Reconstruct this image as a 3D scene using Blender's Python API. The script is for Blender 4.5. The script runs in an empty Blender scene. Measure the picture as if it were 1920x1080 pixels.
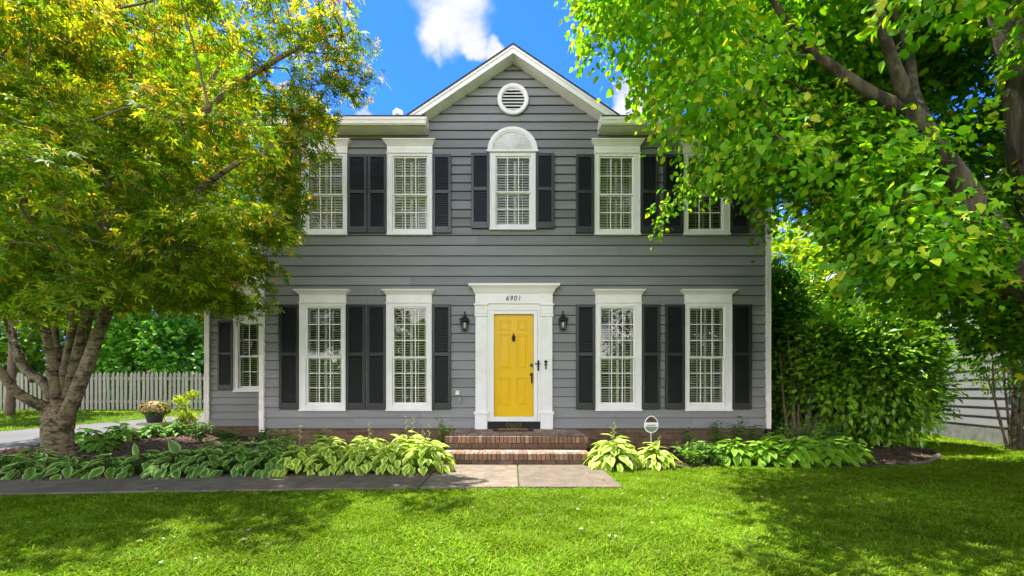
import bpy, math, random
import numpy as np
from mathutils import Vector

random.seed(7)
RNG = np.random.default_rng(11)
S = bpy.context.scene
COL = S.collection
R = math.radians

# ------------------------------------------------------------------ measuring
EYE, DIST, FPX, HORIZON, CX = 1.11, 8.8, 853.33, 735.0, 960.0

def P(px, py, y=0.0):
    """point of the plane y that the photograph shows at (px, py)"""
    d = DIST + y
    return ((px - CX) / FPX * d, y, EYE + (HORIZON - py) / FPX * d)

def proj(p):
    p = np.asarray(p, float)
    d = np.maximum(p[..., 1] + DIST, 0.05)
    return CX + p[..., 0] / d * FPX, HORIZON - (p[..., 2] - EYE) / d * FPX, p[..., 1] + DIST

def inside(poly, x, y):
    x = np.asarray(x, float); y = np.asarray(y, float)
    res = np.zeros(x.shape, bool)
    n = len(poly)
    for i in range(n):
        x0, y0 = poly[i]; x1, y1 = poly[(i + 1) % n]
        c = (y0 > y) != (y1 > y)
        with np.errstate(divide='ignore', invalid='ignore'):
            xi = (x1 - x0) * (y - y0) / ((y1 - y0) if y1 != y0 else 1e-9) + x0
        res ^= c & (x < xi)
    return res

def terrain(x, y):
    """the ground rises gently towards the fence at the left"""
    x = np.asarray(x, float); y = np.asarray(y, float)
    t = np.clip((-6.0 - x) / 2.5, 0, 1); t = t * t * (3 - 2 * t)
    return 0.056 * np.clip(y + 1, 0, 13) * t

# ------------------------------------------------------------------ materials
def new_mat(name):
    m = bpy.data.materials.new(name); m.use_nodes = True
    nt = m.node_tree; nt.nodes.clear()
    return m, nt, nt.nodes, nt.links

def mat(name, col, rough=0.5, var=0.12, scale=6.0, bump=0.0, bscale=60.0, metal=0.0, spec=0.5, stretch=(1, 1, 1), vcol=False, dirt=None, dirt_amt=0.0, dlo=.5, dhi=.72):
    m, nt, N, L = new_mat(name)
    out = N.new('ShaderNodeOutputMaterial'); bs = N.new('ShaderNodeBsdfPrincipled')
    L.new(bs.outputs[0], out.inputs[0])
    tc = N.new('ShaderNodeTexCoord'); mp = N.new('ShaderNodeMapping'); mp.inputs['Scale'].default_value = stretch
    L.new(tc.outputs['Object'], mp.inputs[0])
    nz = N.new('ShaderNodeTexNoise'); nz.inputs['Scale'].default_value = scale; nz.inputs['Detail'].default_value = 6
    L.new(mp.outputs[0], nz.inputs['Vector'])
    mr = N.new('ShaderNodeMapRange'); mr.inputs['From Min'].default_value = .25; mr.inputs['From Max'].default_value = .75
    mr.inputs['To Min'].default_value = 1 - var; mr.inputs['To Max'].default_value = 1 + var
    L.new(nz.outputs['Fac'], mr.inputs['Value'])
    mx = N.new('ShaderNodeVectorMath'); mx.operation = 'SCALE'
    if vcol:
        at = N.new('ShaderNodeAttribute'); at.attribute_name = 'Col'
        L.new(at.outputs['Color'], mx.inputs[0])
    else:
        mx.inputs[0].default_value = col[:3]
    L.new(mr.outputs[0], mx.inputs['Scale'])
    last = mx.outputs[0]
    if dirt:
        n2 = N.new('ShaderNodeTexNoise'); n2.inputs['Scale'].default_value = scale * .45; n2.inputs['Detail'].default_value = 9; n2.inputs['Roughness'].default_value = .7
        L.new(mp.outputs[0], n2.inputs['Vector'])
        r2 = N.new('ShaderNodeMapRange'); r2.inputs['From Min'].default_value = dlo; r2.inputs['From Max'].default_value = dhi; r2.inputs['To Max'].default_value = dirt_amt
        L.new(n2.outputs['Fac'], r2.inputs['Value'])
        mm = N.new('ShaderNodeMix'); mm.data_type = 'RGBA'
        L.new(r2.outputs[0], mm.inputs['Factor']); L.new(last, mm.inputs['A']); mm.inputs['B'].default_value = (*dirt, 1)
        last = mm.outputs['Result']
    L.new(last, bs.inputs['Base Color'])
    bs.inputs['Roughness'].default_value = rough; bs.inputs['Metallic'].default_value = metal
    bs.inputs['Specular IOR Level'].default_value = spec
    if bump:
        n3 = N.new('ShaderNodeTexNoise'); n3.inputs['Scale'].default_value = bscale; n3.inputs['Detail'].default_value = 5
        L.new(mp.outputs[0], n3.inputs['Vector'])
        bp = N.new('ShaderNodeBump'); bp.inputs['Strength'].default_value = bump; bp.inputs['Distance'].default_value = .02
        L.new(n3.outputs['Fac'], bp.inputs['Height']); L.new(bp.outputs[0], bs.inputs['Normal'])
    return m

def veg_mat(name, trans=0.45, tmul=(1.35, 1.45, 0.45), rough=0.42, gloss=0.012, gain=1.0):
    """leaf: diffuse + light shining through + a waxy sheen; colour of each leaf from its own attribute"""
    m, nt, N, L = new_mat(name)
    out = N.new('ShaderNodeOutputMaterial')
    at = N.new('ShaderNodeAttribute'); at.attribute_name = 'Col'
    gn = N.new('ShaderNodeVectorMath'); gn.operation = 'SCALE'; gn.inputs['Scale'].default_value = gain; L.new(at.outputs['Color'], gn.inputs[0])
    df = N.new('ShaderNodeBsdfDiffuse'); tr = N.new('ShaderNodeBsdfTranslucent'); gl = N.new('ShaderNodeBsdfGlossy')
    L.new(gn.outputs[0], df.inputs[0])
    vm = N.new('ShaderNodeVectorMath'); vm.operation = 'MULTIPLY'; vm.inputs[1].default_value = tmul
    L.new(gn.outputs[0], vm.inputs[0]); L.new(vm.outputs[0], tr.inputs[0])
    m1 = N.new('ShaderNodeMixShader'); m1.inputs[0].default_value = trans
    L.new(df.outputs[0], m1.inputs[1]); L.new(tr.outputs[0], m1.inputs[2])
    gl.inputs['Roughness'].default_value = rough; gl.inputs[0].default_value = (1, 1, 1, 1)
    m2 = N.new('ShaderNodeMixShader')
    m2.inputs[0].default_value = gloss
    L.new(m1.outputs[0], m2.inputs[1]); L.new(gl.outputs[0], m2.inputs[2])
    L.new(m2.outputs[0], out.inputs[0])
    return m

def glass_mat(name, tint=(0.86, 0.9, 0.88), boost=1.0):
    m, nt, N, L = new_mat(name)
    out = N.new('ShaderNodeOutputMaterial')
    tr = N.new('ShaderNodeBsdfTransparent'); tr.inputs[0].default_value = (*tint, 1)
    gl = N.new('ShaderNodeBsdfGlossy'); gl.inputs['Roughness'].default_value = 0.015
    fr = N.new('ShaderNodeFresnel'); fr.inputs[0].default_value = 1.55
    tc = N.new('ShaderNodeTexCoord'); nz = N.new('ShaderNodeTexNoise'); nz.inputs['Scale'].default_value = 2.2
    L.new(tc.outputs['Object'], nz.inputs['Vector'])
    bp = N.new('ShaderNodeBump'); bp.inputs['Strength'].default_value = .05; bp.inputs['Distance'].default_value = .05
    L.new(nz.outputs['Fac'], bp.inputs['Height']); L.new(bp.outputs[0], gl.inputs['Normal'])
    mu = N.new('ShaderNodeMath'); mu.operation = 'MULTIPLY'; mu.inputs[1].default_value = 1.25 * boost; mu.use_clamp = True
    L.new(fr.outputs[0], mu.inputs[0])
    mx = N.new('ShaderNodeMixShader'); L.new(mu.outputs[0], mx.inputs[0]); L.new(tr.outputs[0], mx.inputs[1]); L.new(gl.outputs[0], mx.inputs[2])
    L.new(mx.outputs[0], out.inputs[0])
    return m

def brick_mat(name, c1, c2, mortar, bw=.205, bh=.068):
    m, nt, N, L = new_mat(name)
    out = N.new('ShaderNodeOutputMaterial'); bs = N.new('ShaderNodeBsdfPrincipled'); L.new(bs.outputs[0], out.inputs[0])
    tc = N.new('ShaderNodeTexCoord'); sx = N.new('ShaderNodeSeparateXYZ'); cb = N.new('ShaderNodeCombineXYZ')
    L.new(tc.outputs['Object'], sx.inputs[0])
    ad = N.new('ShaderNodeMath'); ad.operation = 'ADD'; L.new(sx.outputs[0], ad.inputs[0]); L.new(sx.outputs[1], ad.inputs[1])
    L.new(ad.outputs[0], cb.inputs[0]); L.new(sx.outputs[2], cb.inputs[1])
    br = N.new('ShaderNodeTexBrick'); br.inputs['Scale'].default_value = 1; br.inputs['Brick Width'].default_value = bw; br.inputs['Row Height'].default_value = bh
    br.inputs['Mortar Size'].default_value = .006; br.inputs['Color1'].default_value = (*c1, 1); br.inputs['Color2'].default_value = (*c2, 1); br.inputs['Mortar'].default_value = (*mortar, 1)
    L.new(cb.outputs[0], br.inputs['Vector'])
    nz = N.new('ShaderNodeTexNoise'); nz.inputs['Scale'].default_value = 9; nz.inputs['Detail'].default_value = 8
    L.new(tc.outputs['Object'], nz.inputs['Vector'])
    mr = N.new('ShaderNodeMapRange'); mr.inputs['To Min'].default_value = .45; mr.inputs['To Max'].default_value = 1.5
    L.new(nz.outputs['Fac'], mr.inputs['Value'])
    sc = N.new('ShaderNodeVectorMath'); sc.operation = 'SCALE'; L.new(br.outputs['Color'], sc.inputs[0]); L.new(mr.outputs[0], sc.inputs['Scale'])
    L.new(sc.outputs[0], bs.inputs['Base Color']); bs.inputs['Roughness'].default_value = .85
    bp = N.new('ShaderNodeBump'); bp.inputs['Strength'].default_value = .6; bp.inputs['Distance'].default_value = .006; bp.invert = True
    L.new(br.outputs['Fac'], bp.inputs['Height']); L.new(bp.outputs[0], bs.inputs['Normal'])
    return m

M = {}
M['siding'] = mat('painted_siding', (0, 0, 0), rough=.5, var=.10, scale=3.0, bump=.12, bscale=30, stretch=(.35, 1, 2.2), vcol=True, dirt=(.20, .20, .18), dirt_amt=.3)
M['white'] = mat('white_trim_paint', (.84, .79, .82), rough=.42, var=.05, scale=5, bump=.04, bscale=40, dirt=(.52, .49, .42), dirt_amt=.28)
M['vinyl'] = mat('white_sash_paint', (.83, .81, .82), rough=.35, var=.03, scale=5)
M['gutter'] = mat('cream_gutter_metal', (.86, .79, .78), rough=.38, var=.08, scale=3, dirt=(.55, .48, .42), dirt_amt=.35, stretch=(1, 1, 3))
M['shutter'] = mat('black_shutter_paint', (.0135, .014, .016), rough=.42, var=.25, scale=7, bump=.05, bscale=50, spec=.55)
M['shutter_skylit'] = mat('black_shutter_sky_tint', (.021, .024, .033), rough=.34, var=.22, scale=7, bump=.05, bscale=50, spec=.6)  # same black paint, the sky's blue reflection mixed into its colour
M['yellow'] = mat('yellow_door_paint', (.87, .52, .006), rough=.38, var=.05, scale=4, bump=.05, bscale=25, spec=.22)
M['iron'] = mat('black_iron', (.012, .012, .012), rough=.4, var=.2, scale=20, metal=.3)
M['dark'] = mat('dark_room', (.012, .011, .010), rough=.9, var=.2, scale=3)
M['room'] = mat('room_wall', (.10, .09, .07), rough=.9, var=.2, scale=1)
M['blind'] = mat('cream_shutter_slats', (.74, .69, .56), rough=.5, var=.08, scale=8)
M['shingle'] = mat('dark_shingles', (.045, .043, .042), rough=.9, var=.4, scale=25, bump=.5, bscale=45)
M['foundation'] = brick_mat('foundation_brick', (.12, .058, .032), (.19, .11, .062), (.15, .13, .10))
M['brick'] = mat('step_brick', (0, 0, 0), rough=.82, var=.28, scale=22, bump=.35, bscale=70, vcol=True, dirt=(.07, .055, .04), dirt_amt=.45)
M['mortar'] = mat('mortar', (.085, .07, .055), rough=.95, var=.35, scale=25, bump=.3)
M['flag'] = mat('brown_flagstone', (0, 0, 0), rough=.75, var=.34, scale=6, bump=.5, bscale=30, vcol=True, dirt=(.06, .058, .036), dirt_amt=.65)
M['asphalt'] = mat('grey_driveway', (.10, .098, .096), rough=.9, var=.16, scale=1.2, bump=.25, bscale=90)
M['mulch'] = mat('bark_mulch', (.062, .034, .020), rough=.95, var=.6, scale=38, bump=1.0, bscale=60)
M['chip'] = mat('mulch_chip', (0, 0, 0), rough=.95, var=.3, scale=30, vcol=True)
M['soil'] = mat('lawn_soil', (.045, .085, .008), rough=1, var=.45, scale=9, bump=.8, bscale=40)
M['dirt'] = mat('bare_soil', (.30, .19, .11), rough=1, var=.4, scale=14, bump=.7, bscale=50)
M['fence'] = mat('weathered_white_picket', (0, 0, 0), rough=.75, var=.14, scale=6, bump=.15, bscale=30, stretch=(4, 4, .6), vcol=True, dirt=(.13, .12, .08), dirt_amt=.75)
M['post'] = mat('weathered_post', (.17, .11, .07), rough=.85, var=.3, scale=8, bump=.3, stretch=(4, 4, .6))
M['bark_l'] = mat('maple_bark', (.20, .155, .09), rough=.9, var=.5, scale=17, bump=1.0, bscale=26, stretch=(1, 1, 1.5), dirt=(.022, .018, .012), dirt_amt=.95, dlo=.47, dhi=.60)
M['bark_r'] = mat('furrowed_bark', (.095, .072, .048), rough=.95, var=.6, scale=14, bump=1.0, bscale=26, stretch=(1, 1, .22), dirt=(.025, .019, .012), dirt_amt=.95, dlo=.46, dhi=.58)
M['twig'] = mat('twig_bark', (.14, .10, .065), rough=.9, var=.3, scale=12)
M['leaf'] = veg_mat('tree_leaf', gain=1.55)
M['leaf_r'] = veg_mat('broad_tree_leaf', trans=.5, tmul=(1.5, 1.5, .35), gloss=.012, gain=1.65)
M['leaf_dark'] = veg_mat('evergreen_leaf', trans=.34, tmul=(1.4, 1.5, .45), rough=.35, gloss=.025, gain=1.7)
M['hosta'] = veg_mat('hosta_leaf', trans=.28, tmul=(1.2, 1.25, .5), rough=.45, gloss=.015, gain=1.4)
M['grass'] = veg_mat('grass_blade', trans=.38, tmul=(1.25, 1.35, .4), rough=.5, gloss=.003, gain=1.08)
M['petal'] = veg_mat('petal', trans=.35, tmul=(1.1, 1, .9), gloss=.02)
M['glass'] = glass_mat('window_glass')
M['door_glass'] = glass_mat('storm_door_glass', (.98, .98, .97), .05)
M['pot'] = mat('charcoal_pot', (.035, .035, .038), rough=.55, var=.2, scale=9)
M['stone'] = mat('grey_stone', (.36, .34, .30), rough=.85, var=.25, scale=9, bump=.3)
M['cream'] = mat('cream_plastic', (.78, .76, .70), rough=.4, var=.04)
M['mat'] = mat('black_rubber_mat', (.016, .015, .014), rough=.85, var=.3, scale=60, bump=.3, bscale=150)
M['gold'] = mat('gold_mat_print', (.30, .20, .06), rough=.7, var=.25, scale=40)
M['sign_red'] = mat('maroon_sign_face', (.07, .025, .025), rough=.45, var=.1)
M['sign_green'] = mat('grey_green_sign_face', (.17, .22, .19), rough=.45, var=.1)
M['sign_black'] = mat('black_sign_ink', (.01, .01, .01), rough=.5, var=.1)
M['nsiding'] = mat('pale_grey_siding', (.195, .19, .186), rough=.6, var=.1, scale=3, stretch=(.4, .4, 2), dirt=(.25, .24, .21), dirt_amt=.35)
M['nblock'] = mat('mossy_foundation_block', (.155, .155, .135), rough=.9, var=.35, scale=7, bump=.3, dirt=(.07, .085, .045), dirt_amt=.7)
M['edging'] = mat('edging_brick', (.30, .15, .10), rough=.85, var=.35, scale=10, bump=.3)

# ------------------------------------------------------------------ mesh helpers
class MB:
    def __init__(s):
        s.v = []; s.f = []; s.c = []; s.col = None
    def setcol(s, c): s.col = tuple(c)
    def add(s, vs, fs):
        o = len(s.v); s.v.extend([tuple(map(float, p)) for p in vs]); s.f.extend([tuple(o + i for i in f) for f in fs])
        if s.col is not None: s.c.extend([(*s.col, 1)] * len(vs))
        return s
    def box(s, x0, x1, y0, y1, z0, z1):
        v = [(x0, y0, z0), (x1, y0, z0), (x1, y1, z0), (x0, y1, z0), (x0, y0, z1), (x1, y0, z1), (x1, y1, z1), (x0, y1, z1)]
        return s.add(v, [(0, 3, 2, 1), (4, 5, 6, 7), (0, 1, 5, 4), (1, 2, 6, 5), (2, 3, 7, 6), (3, 0, 4, 7)])
    def quad(s, a, b, c, d): return s.add([a, b, c, d], [(0, 1, 2, 3)])
    def prism(s, poly, y0, y1):
        """polygon of (x, z) pushed from y0 to y1"""
        n = len(poly)
        v = [(x, y0, z) for x, z in poly] + [(x, y1, z) for x, z in poly]
        f = [tuple(range(n)), tuple(range(2 * n - 1, n - 1, -1))]
        f += [(i, n + i, n + (i + 1) % n, (i + 1) % n) for i in range(n)]
        return s.add(v, f)
    def loft(s, levels, yback=0.0):
        """stack of (z, xl, xr, yfront) rectangles: crowns, caps"""
        o = [];
        for z, xl, xr, yf in levels: o += [(xl, yf, z), (xr, yf, z), (xr, yback, z), (xl, yback, z)]
        f = [(3, 2, 1, 0)]
        for k in range(len(levels) - 1):
            a = 4 * k
            f += [(a + i, a + (i + 1) % 4, a + 4 + (i + 1) % 4, a + 4 + i) for i in range(4)]
        a = 4 * (len(levels) - 1); f.append((a, a + 1, a + 2, a + 3))
        return s.add(o, f)
    def lathe(s, prof, c=(0, 0, 0), n=20, cap=True):
        v = []; f = []
        for r, z in prof:
            v += [(c[0] + r * math.cos(2 * math.pi * i / n), c[1] + r * math.sin(2 * math.pi * i / n), c[2] + z) for i in range(n)]
        for k in range(len(prof) - 1):
            f += [(k * n + i, k * n + (i + 1) % n, (k + 1) * n + (i + 1) % n, (k + 1) * n + i) for i in range(n)]
        if cap:
            f.append(tuple(range(n - 1, -1, -1))); f.append(tuple((len(prof) - 1) * n + i for i in range(n)))
        return s.add(v, f)
    def tube(s, pts, rad, n=8, smooth=4, wob=0.0, cap=True):
        pts = np.array(pts, float); rad = np.array(rad, float)
        if smooth > 1 and len(pts) > 2:
            q = np.vstack([2 * pts[0] - pts[1], pts, 2 * pts[-1] - pts[-2]])
            P_, R_ = [], []
            for i in range(len(pts) - 1):
                for t in np.linspace(0, 1, smooth, endpoint=False):
                    a, b, c, d = q[i], q[i + 1], q[i + 2], q[i + 3]
                    P_.append(.5 * (2 * b + (c - a) * t + (2 * a - 5 * b + 4 * c - d) * t * t + (3 * b - a - 3 * c + d) * t ** 3))
                    R_.append(rad[i] * (1 - t) + rad[i + 1] * t)
            P_.append(pts[-1]); R_.append(rad[-1]); pts = np.array(P_); rad = np.array(R_)
        T = np.gradient(pts, axis=0); T /= np.linalg.norm(T, axis=1)[:, None] + 1e-9
        u = np.cross(T[0], (0.13, 0.97, 0.21)); u /= np.linalg.norm(u)
        vs = []
        ph = random.random() * 9
        for i in range(len(pts)):
            u = u - T[i] * np.dot(u, T[i]); u /= np.linalg.norm(u); w = np.cross(T[i], u)
            for k in range(n):
                a = 2 * math.pi * k / n
                r = rad[i] * (1 + wob * (math.sin(3 * a + ph + i * .45) * .5 + math.sin(5 * a - ph * 2 + i * .8) * .3 + random.uniform(-.35, .35)))
                vs.append(pts[i] + r * (math.cos(a) * u + math.sin(a) * w))
        f = []
        for i in range(len(pts) - 1):
            f += [(i * n + k, i * n + (k + 1) % n, (i + 1) * n + (k + 1) % n, (i + 1) * n + k) for k in range(n)]
        if cap: f += [tuple(range(n - 1, -1, -1)), tuple((len(pts) - 1) * n + k for k in range(n))]
        return s.add(vs, f)
    def build(s, name, m, parent=None, smooth=False, bevel=0, off=None):
        me = bpy.data.meshes.new(name)
        v = s.v
        if off is not None: v = [(a - off[0], b - off[1], c - off[2]) for a, b, c in v]
        me.from_pydata(v, [], s.f); me.materials.append(m)
        if s.c and len(s.c) == len(s.v):
            ca = me.color_attributes.new('Col', 'FLOAT_COLOR', 'POINT')
            ca.data.foreach_set('color', np.array(s.c, np.float32).ravel())
        if smooth: me.polygons.foreach_set('use_smooth', [True] * len(me.polygons))
        me.update()
        o = bpy.data.objects.new(name, me); COL.objects.link(o)
        if parent is not None: o.parent = parent
        if bevel:
            b = o.modifiers.new('bevel', 'BEVEL'); b.width = bevel; b.segments = 2; b.limit_method = 'ANGLE'; b.angle_limit = R(40)
        return o

def tag(o, label=None, cat=None, group=None, kind=None):
    if label: o['label'] = label
    if cat: o['category'] = cat
    if group: o['group'] = group
    if kind: o['kind'] = kind
    return o

def thing(name, label, cat, loc=(0, 0, 0), rz=0.0, group=None):
    o = bpy.data.objects.new(name, None); COL.objects.link(o); o.location = loc; o.rotation_euler = (0, 0, rz)
    o.empty_display_size = .2
    return tag(o, label, cat, group)

def strip(name, A, B, nu, nv, m, dz, kind=None, parent=None, rag=0.0):
    """sheet between two polylines with the same number of points, laid on the ground"""
    A = np.array(A, float); B = np.array(B, float)
    def res(Q, n):
        d = np.r_[0, np.cumsum(np.linalg.norm(np.diff(Q, axis=0), axis=1))]; t = np.linspace(0, d[-1], n)
        return np.c_[np.interp(t, d, Q[:, 0]), np.interp(t, d, Q[:, 1])]
    a, b = res(A, nu), res(B, nu)
    if rag: a = a + RNG.normal(0, rag, a.shape); b = b + RNG.normal(0, rag, b.shape)
    mb = MB(); vs = []
    for i in range(nu):
        for j in range(nv):
            p = a[i] + (b[i] - a[i]) * j / (nv - 1); vs.append((p[0], p[1], float(terrain(p[0], p[1])) + dz))
    fs = [(i * nv + j, (i + 1) * nv + j, (i + 1) * nv + j + 1, i * nv + j + 1) for i in range(nu - 1) for j in range(nv - 1)]
    mb.add(vs, fs); o = mb.build(name, m, parent)
    if kind: tag(o, kind=kind)
    return o, [tuple(p) for p in a] + [tuple(p) for p in b[::-1]]

def frames(f, n):
    f = f / (np.linalg.norm(f, axis=1)[:, None] + 1e-9)
    s = np.cross(f, n); s /= np.linalg.norm(s, axis=1)[:, None] + 1e-9
    n = np.cross(s, f)
    return np.stack([s, f, n], axis=1)      # rows

def leaf_mesh(name, tv, tf, pos, f, n, scale, col, m, parent=None, vmul=None):
    """many small leaves of one crown in one mesh"""
    tv = np.array(tv, np.float32); k = len(tv); N = len(pos)
    Fm = frames(np.asarray(f, float), np.asarray(n, float)).astype(np.float32)
    sc = np.asarray(scale, np.float32)
    if sc.ndim == 1: sc = np.repeat(sc[:, None], 3, 1)
    loc = tv[None] * sc[:, None, :]
    V = np.einsum('nkj,njd->nkd', loc, Fm) + np.asarray(pos, np.float32)[:, None, :]
    sizes = np.array([len(q) for q in tf]); idx = np.concatenate([np.array(q) for q in tf])
    nl = len(idx)
    LI = (idx[None] + (np.arange(N) * k)[:, None]).ravel().astype(np.int32)
    LS = (np.r_[0, np.cumsum(sizes)[:-1]][None] + (np.arange(N) * nl)[:, None]).ravel().astype(np.int32)
    me = bpy.data.meshes.new(name)
    me.vertices.add(N * k); me.vertices.foreach_set('co', V.astype(np.float32).ravel())
    me.loops.add(N * nl); me.loops.foreach_set('vertex_index', LI)
    me.polygons.add(N * len(tf)); me.polygons.foreach_set('loop_start', LS)
    me.update(calc_edges=True); me.validate()
    C = np.ones((N, k, 4), np.float32); C[:, :, :3] = np.asarray(col, np.float32)[:, None, :]
    if vmul is not None: C[:, :, :3] *= np.array(vmul, np.float32)[None]
    ca = me.color_attributes.new('Col', 'FLOAT_COLOR', 'POINT'); ca.data.foreach_set('color', C.ravel())
    me.materials.append(m)
    o = bpy.data.objects.new(name, me); COL.objects.link(o)
    if parent is not None: o.parent = parent
    return o

def palette(cols, w, N, jit=.18):
    cols = np.array(cols); i = RNG.choice(len(cols), N, p=np.array(w) / sum(w)); t = RNG.random((N, 1))
    j = RNG.integers(0, len(cols), N)
    c = cols[i] * (1 - .3 * t) + cols[j] * .3 * t
    return np.clip(c * (1 + RNG.normal(0, jit, (N, 1))), .003, 1)

def unit(N):
    v = RNG.normal(size=(N, 3)); return v / np.linalg.norm(v, axis=1)[:, None]

# leaf shapes: x across, y along, z up
def star_leaf():
    v = [(0, 0, 0)]; f = []
    for a, l in ((-112, .5), (-56, .86), (0, 1.0), (56, .86), (112, .5)):
        a = R(a); w = .135 * l ** .4
        d = (math.sin(a), math.cos(a)); p = (d[1], -d[0])
        i = len(v)
        v += [(d[0] * l * .48 - p[0] * w, d[1] * l * .48 - p[1] * w, .03), (d[0] * l, d[1] * l, -.16 * l), (d[0] * l * .48 + p[0] * w, d[1] * l * .48 + p[1] * w, .03)]
        f.append((0, i, i + 1, i + 2))
    return [(x, y + .25, z) for x, y, z in v], f

OVATE = ([(0, 0, 0), (0, .5, -.03), (0, 1, -.16), (-.40, .26, .05), (-.31, .64, .02), (.40, .26, .05), (.31, .64, .02)],
         [(0, 1, 4, 3), (1, 2, 4), (0, 5, 6, 1), (1, 6, 2)])
LANCE = ([(0, 0, 0), (0, .5, -.03), (0, 1, -.14), (-.17, .38, .03), (.17, .38, .03)], [(0, 1, 3), (1, 2, 3), (0, 4, 1), (1, 4, 2)])
LANCE_WIDE = ([(0, 0, 0), (0, .5, -.03), (0, 1, -.16), (-.23, .42, .04), (.23, .42, .04)], [(0, 1, 3), (1, 2, 3), (0, 4, 1), (1, 4, 2)])
def lobed_leaf():
    o = [(0, .05, 0), (-.26, -.06, .02), (-.60, .24, -.07), (-.27, .36, .04), (-.46, .78, -.10), (-.13, .62, .03), (0, 1.08, -.16),
         (.13, .62, .03), (.46, .78, -.10), (.27, .36, .04), (.60, .24, -.07), (.26, -.06, .02)]
    v = [(0, .42, .0)] + o
    f = [(0, i, i + 1, i + 2) for i in range(1, 11, 2)] + [(0, 11, 12, 1)]
    return v, f
STAR = star_leaf(); LOBED = lobed_leaf()

def ellipse_pts(N, c, r, shell=.55):
    d = unit(N); t = (shell ** 3 + (1 - shell ** 3) * RNG.random((N, 1))) ** (1 / 3)
    return np.array(c) + d * t * np.array(r), d
# ------------------------------------------------------------------ light
SUN = (72, -55)          # elevation, azimuth from +Y towards +X (degrees)
SUNE, SKY, EXPO = 3.9, .15, 1.85
SKYTINT = (.105, .31, .74)
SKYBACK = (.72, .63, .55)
CLOUDCOL = (1.85, 1.87, 1.95); CLOUDFILL = (15.5, 14.6, 14.4)  # second colour: unseen bright bank added behind the camera to light the facade
CLOUDS = [(850, -28, .115), (812, 34, .07), (890, 84, .04), (930, 97, .036), (1195, 205, .07), (690, 212, .02)]

# ================================================================== the house
house = thing('house', 'two storey dark grey clapboard house with white trim, black shutters and yellow front door', 'house', (0, 0, 0))

COURSES = [102, 118, 134, 150, 166, 182, 199, 215, 230, 246, 262.5, 279, 295, 311, 328, 344, 360, 376.5, 394, 410, 426.5, 442.5, 461, 481, 499.5, 519,
           536, 555, 574, 592, 609, 626, 643, 660.5, 677, 694, 710, 727, 744, 765, 784, 804]
S0 = FPX / DIST
def ZX(px, py): x, _, z = P(px, py, 0); return x, z
def zpx(py): return EYE + (HORIZON - py) / S0
def xpx(px): return (px - CX) / S0

XL, XR = xpx(497), xpx(1435)
APX, APZ, SLOPE = xpx(962), zpx(121), .672
SOFFIT = zpx(254)

def lap_siding(mb, courses, xl, xr, holes, y=0.0, gable=None, base=(.207, .203, .217), var=.085):
    """overlapping boards, each tilted out at its lower edge; holes = (x0, x1, z0, z1)"""
    for k in range(len(courses) - 1):
        zt, zb = courses[k], courses[k + 1]
        g = 1 + random.gauss(0, var); mb.setcol([c * g for c in base])
        GAP = .013; zf_ = zb + GAP
        yat = lambda z: y - .004 - .026 * (zt - z) / (zt - zf_)
        cuts = sorted({zt, zf_} | {z for h in holes for z in (h[2], h[3]) if zf_ < z < zt} | ({SOFFIT} if gable and zf_ < SOFFIT < zt else set()), reverse=True)
        for a, b in zip(cuts, cuts[1:]):
            mid = (a + b) / 2
            if gable and mid > SOFFIT:
                la, lb = [(gable[0] - (gable[1] - z) / SLOPE) for z in (a, b)]; ra, rb = [(gable[0] + (gable[1] - z) / SLOPE) for z in (a, b)]
                if b >= gable[1]: continue
                if a > gable[1]: la = ra = gable[0]
            else: la = lb = xl; ra = rb = xr
            iv = [(la, lb, ra, rb)]
            for h in holes:
                if h[2] < mid < h[3]:
                    nx = []
                    for p in iv:
                        if h[1] <= min(p[0], p[1]) or h[0] >= max(p[2], p[3]): nx.append(p); continue
                        if h[0] > max(p[0], p[1]): nx.append((p[0], p[1], h[0], h[0]))
                        if h[1] < min(p[2], p[3]): nx.append((h[1], h[1], p[2], p[3]))
                    iv = nx
            for l0, l1, r0, r1 in iv:
                # butt joints now and then
                js = [0, 1]
                if r0 - l0 > 3: js = sorted([0, random.uniform(.2, .45), random.uniform(.55, .8), 1])
                for t0, t1 in zip(js, js[1:]):
                    g2 = 1 + random.gauss(0, var * .65); mb.setcol([c * g * g2 for c in base])
                    e0 = .0012 if t0 > 0 else 0; e1 = .0012 if t1 < 1 else 0
                    A0, A1 = l0 + (r0 - l0) * t0 + e0, l0 + (r0 - l0) * t1 - e1
                    B0, B1 = l1 + (r1 - l1) * t0 + e0, l1 + (r1 - l1) * t1 - e1
                    mb.quad((B0, yat(b), b), (B1, yat(b), b), (A1, yat(a), a), (A0, yat(a), a))
                    if abs(b - zf_) < 1e-6:     # dark rebate under the lip
                        mb.quad((B0, y + .022, b), (B1, y + .022, b), (B1, yat(b), b), (B0, yat(b), b))
                        mb.quad((B0, y + .022, zb), (B1, y + .022, zb), (B1, y + .022, b), (B0, y + .022, b))
                        mb.quad((B0, y - .004, zb), (B1, y - .004, zb), (B1, y + .022, zb), (B0, y + .022, zb))

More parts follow.
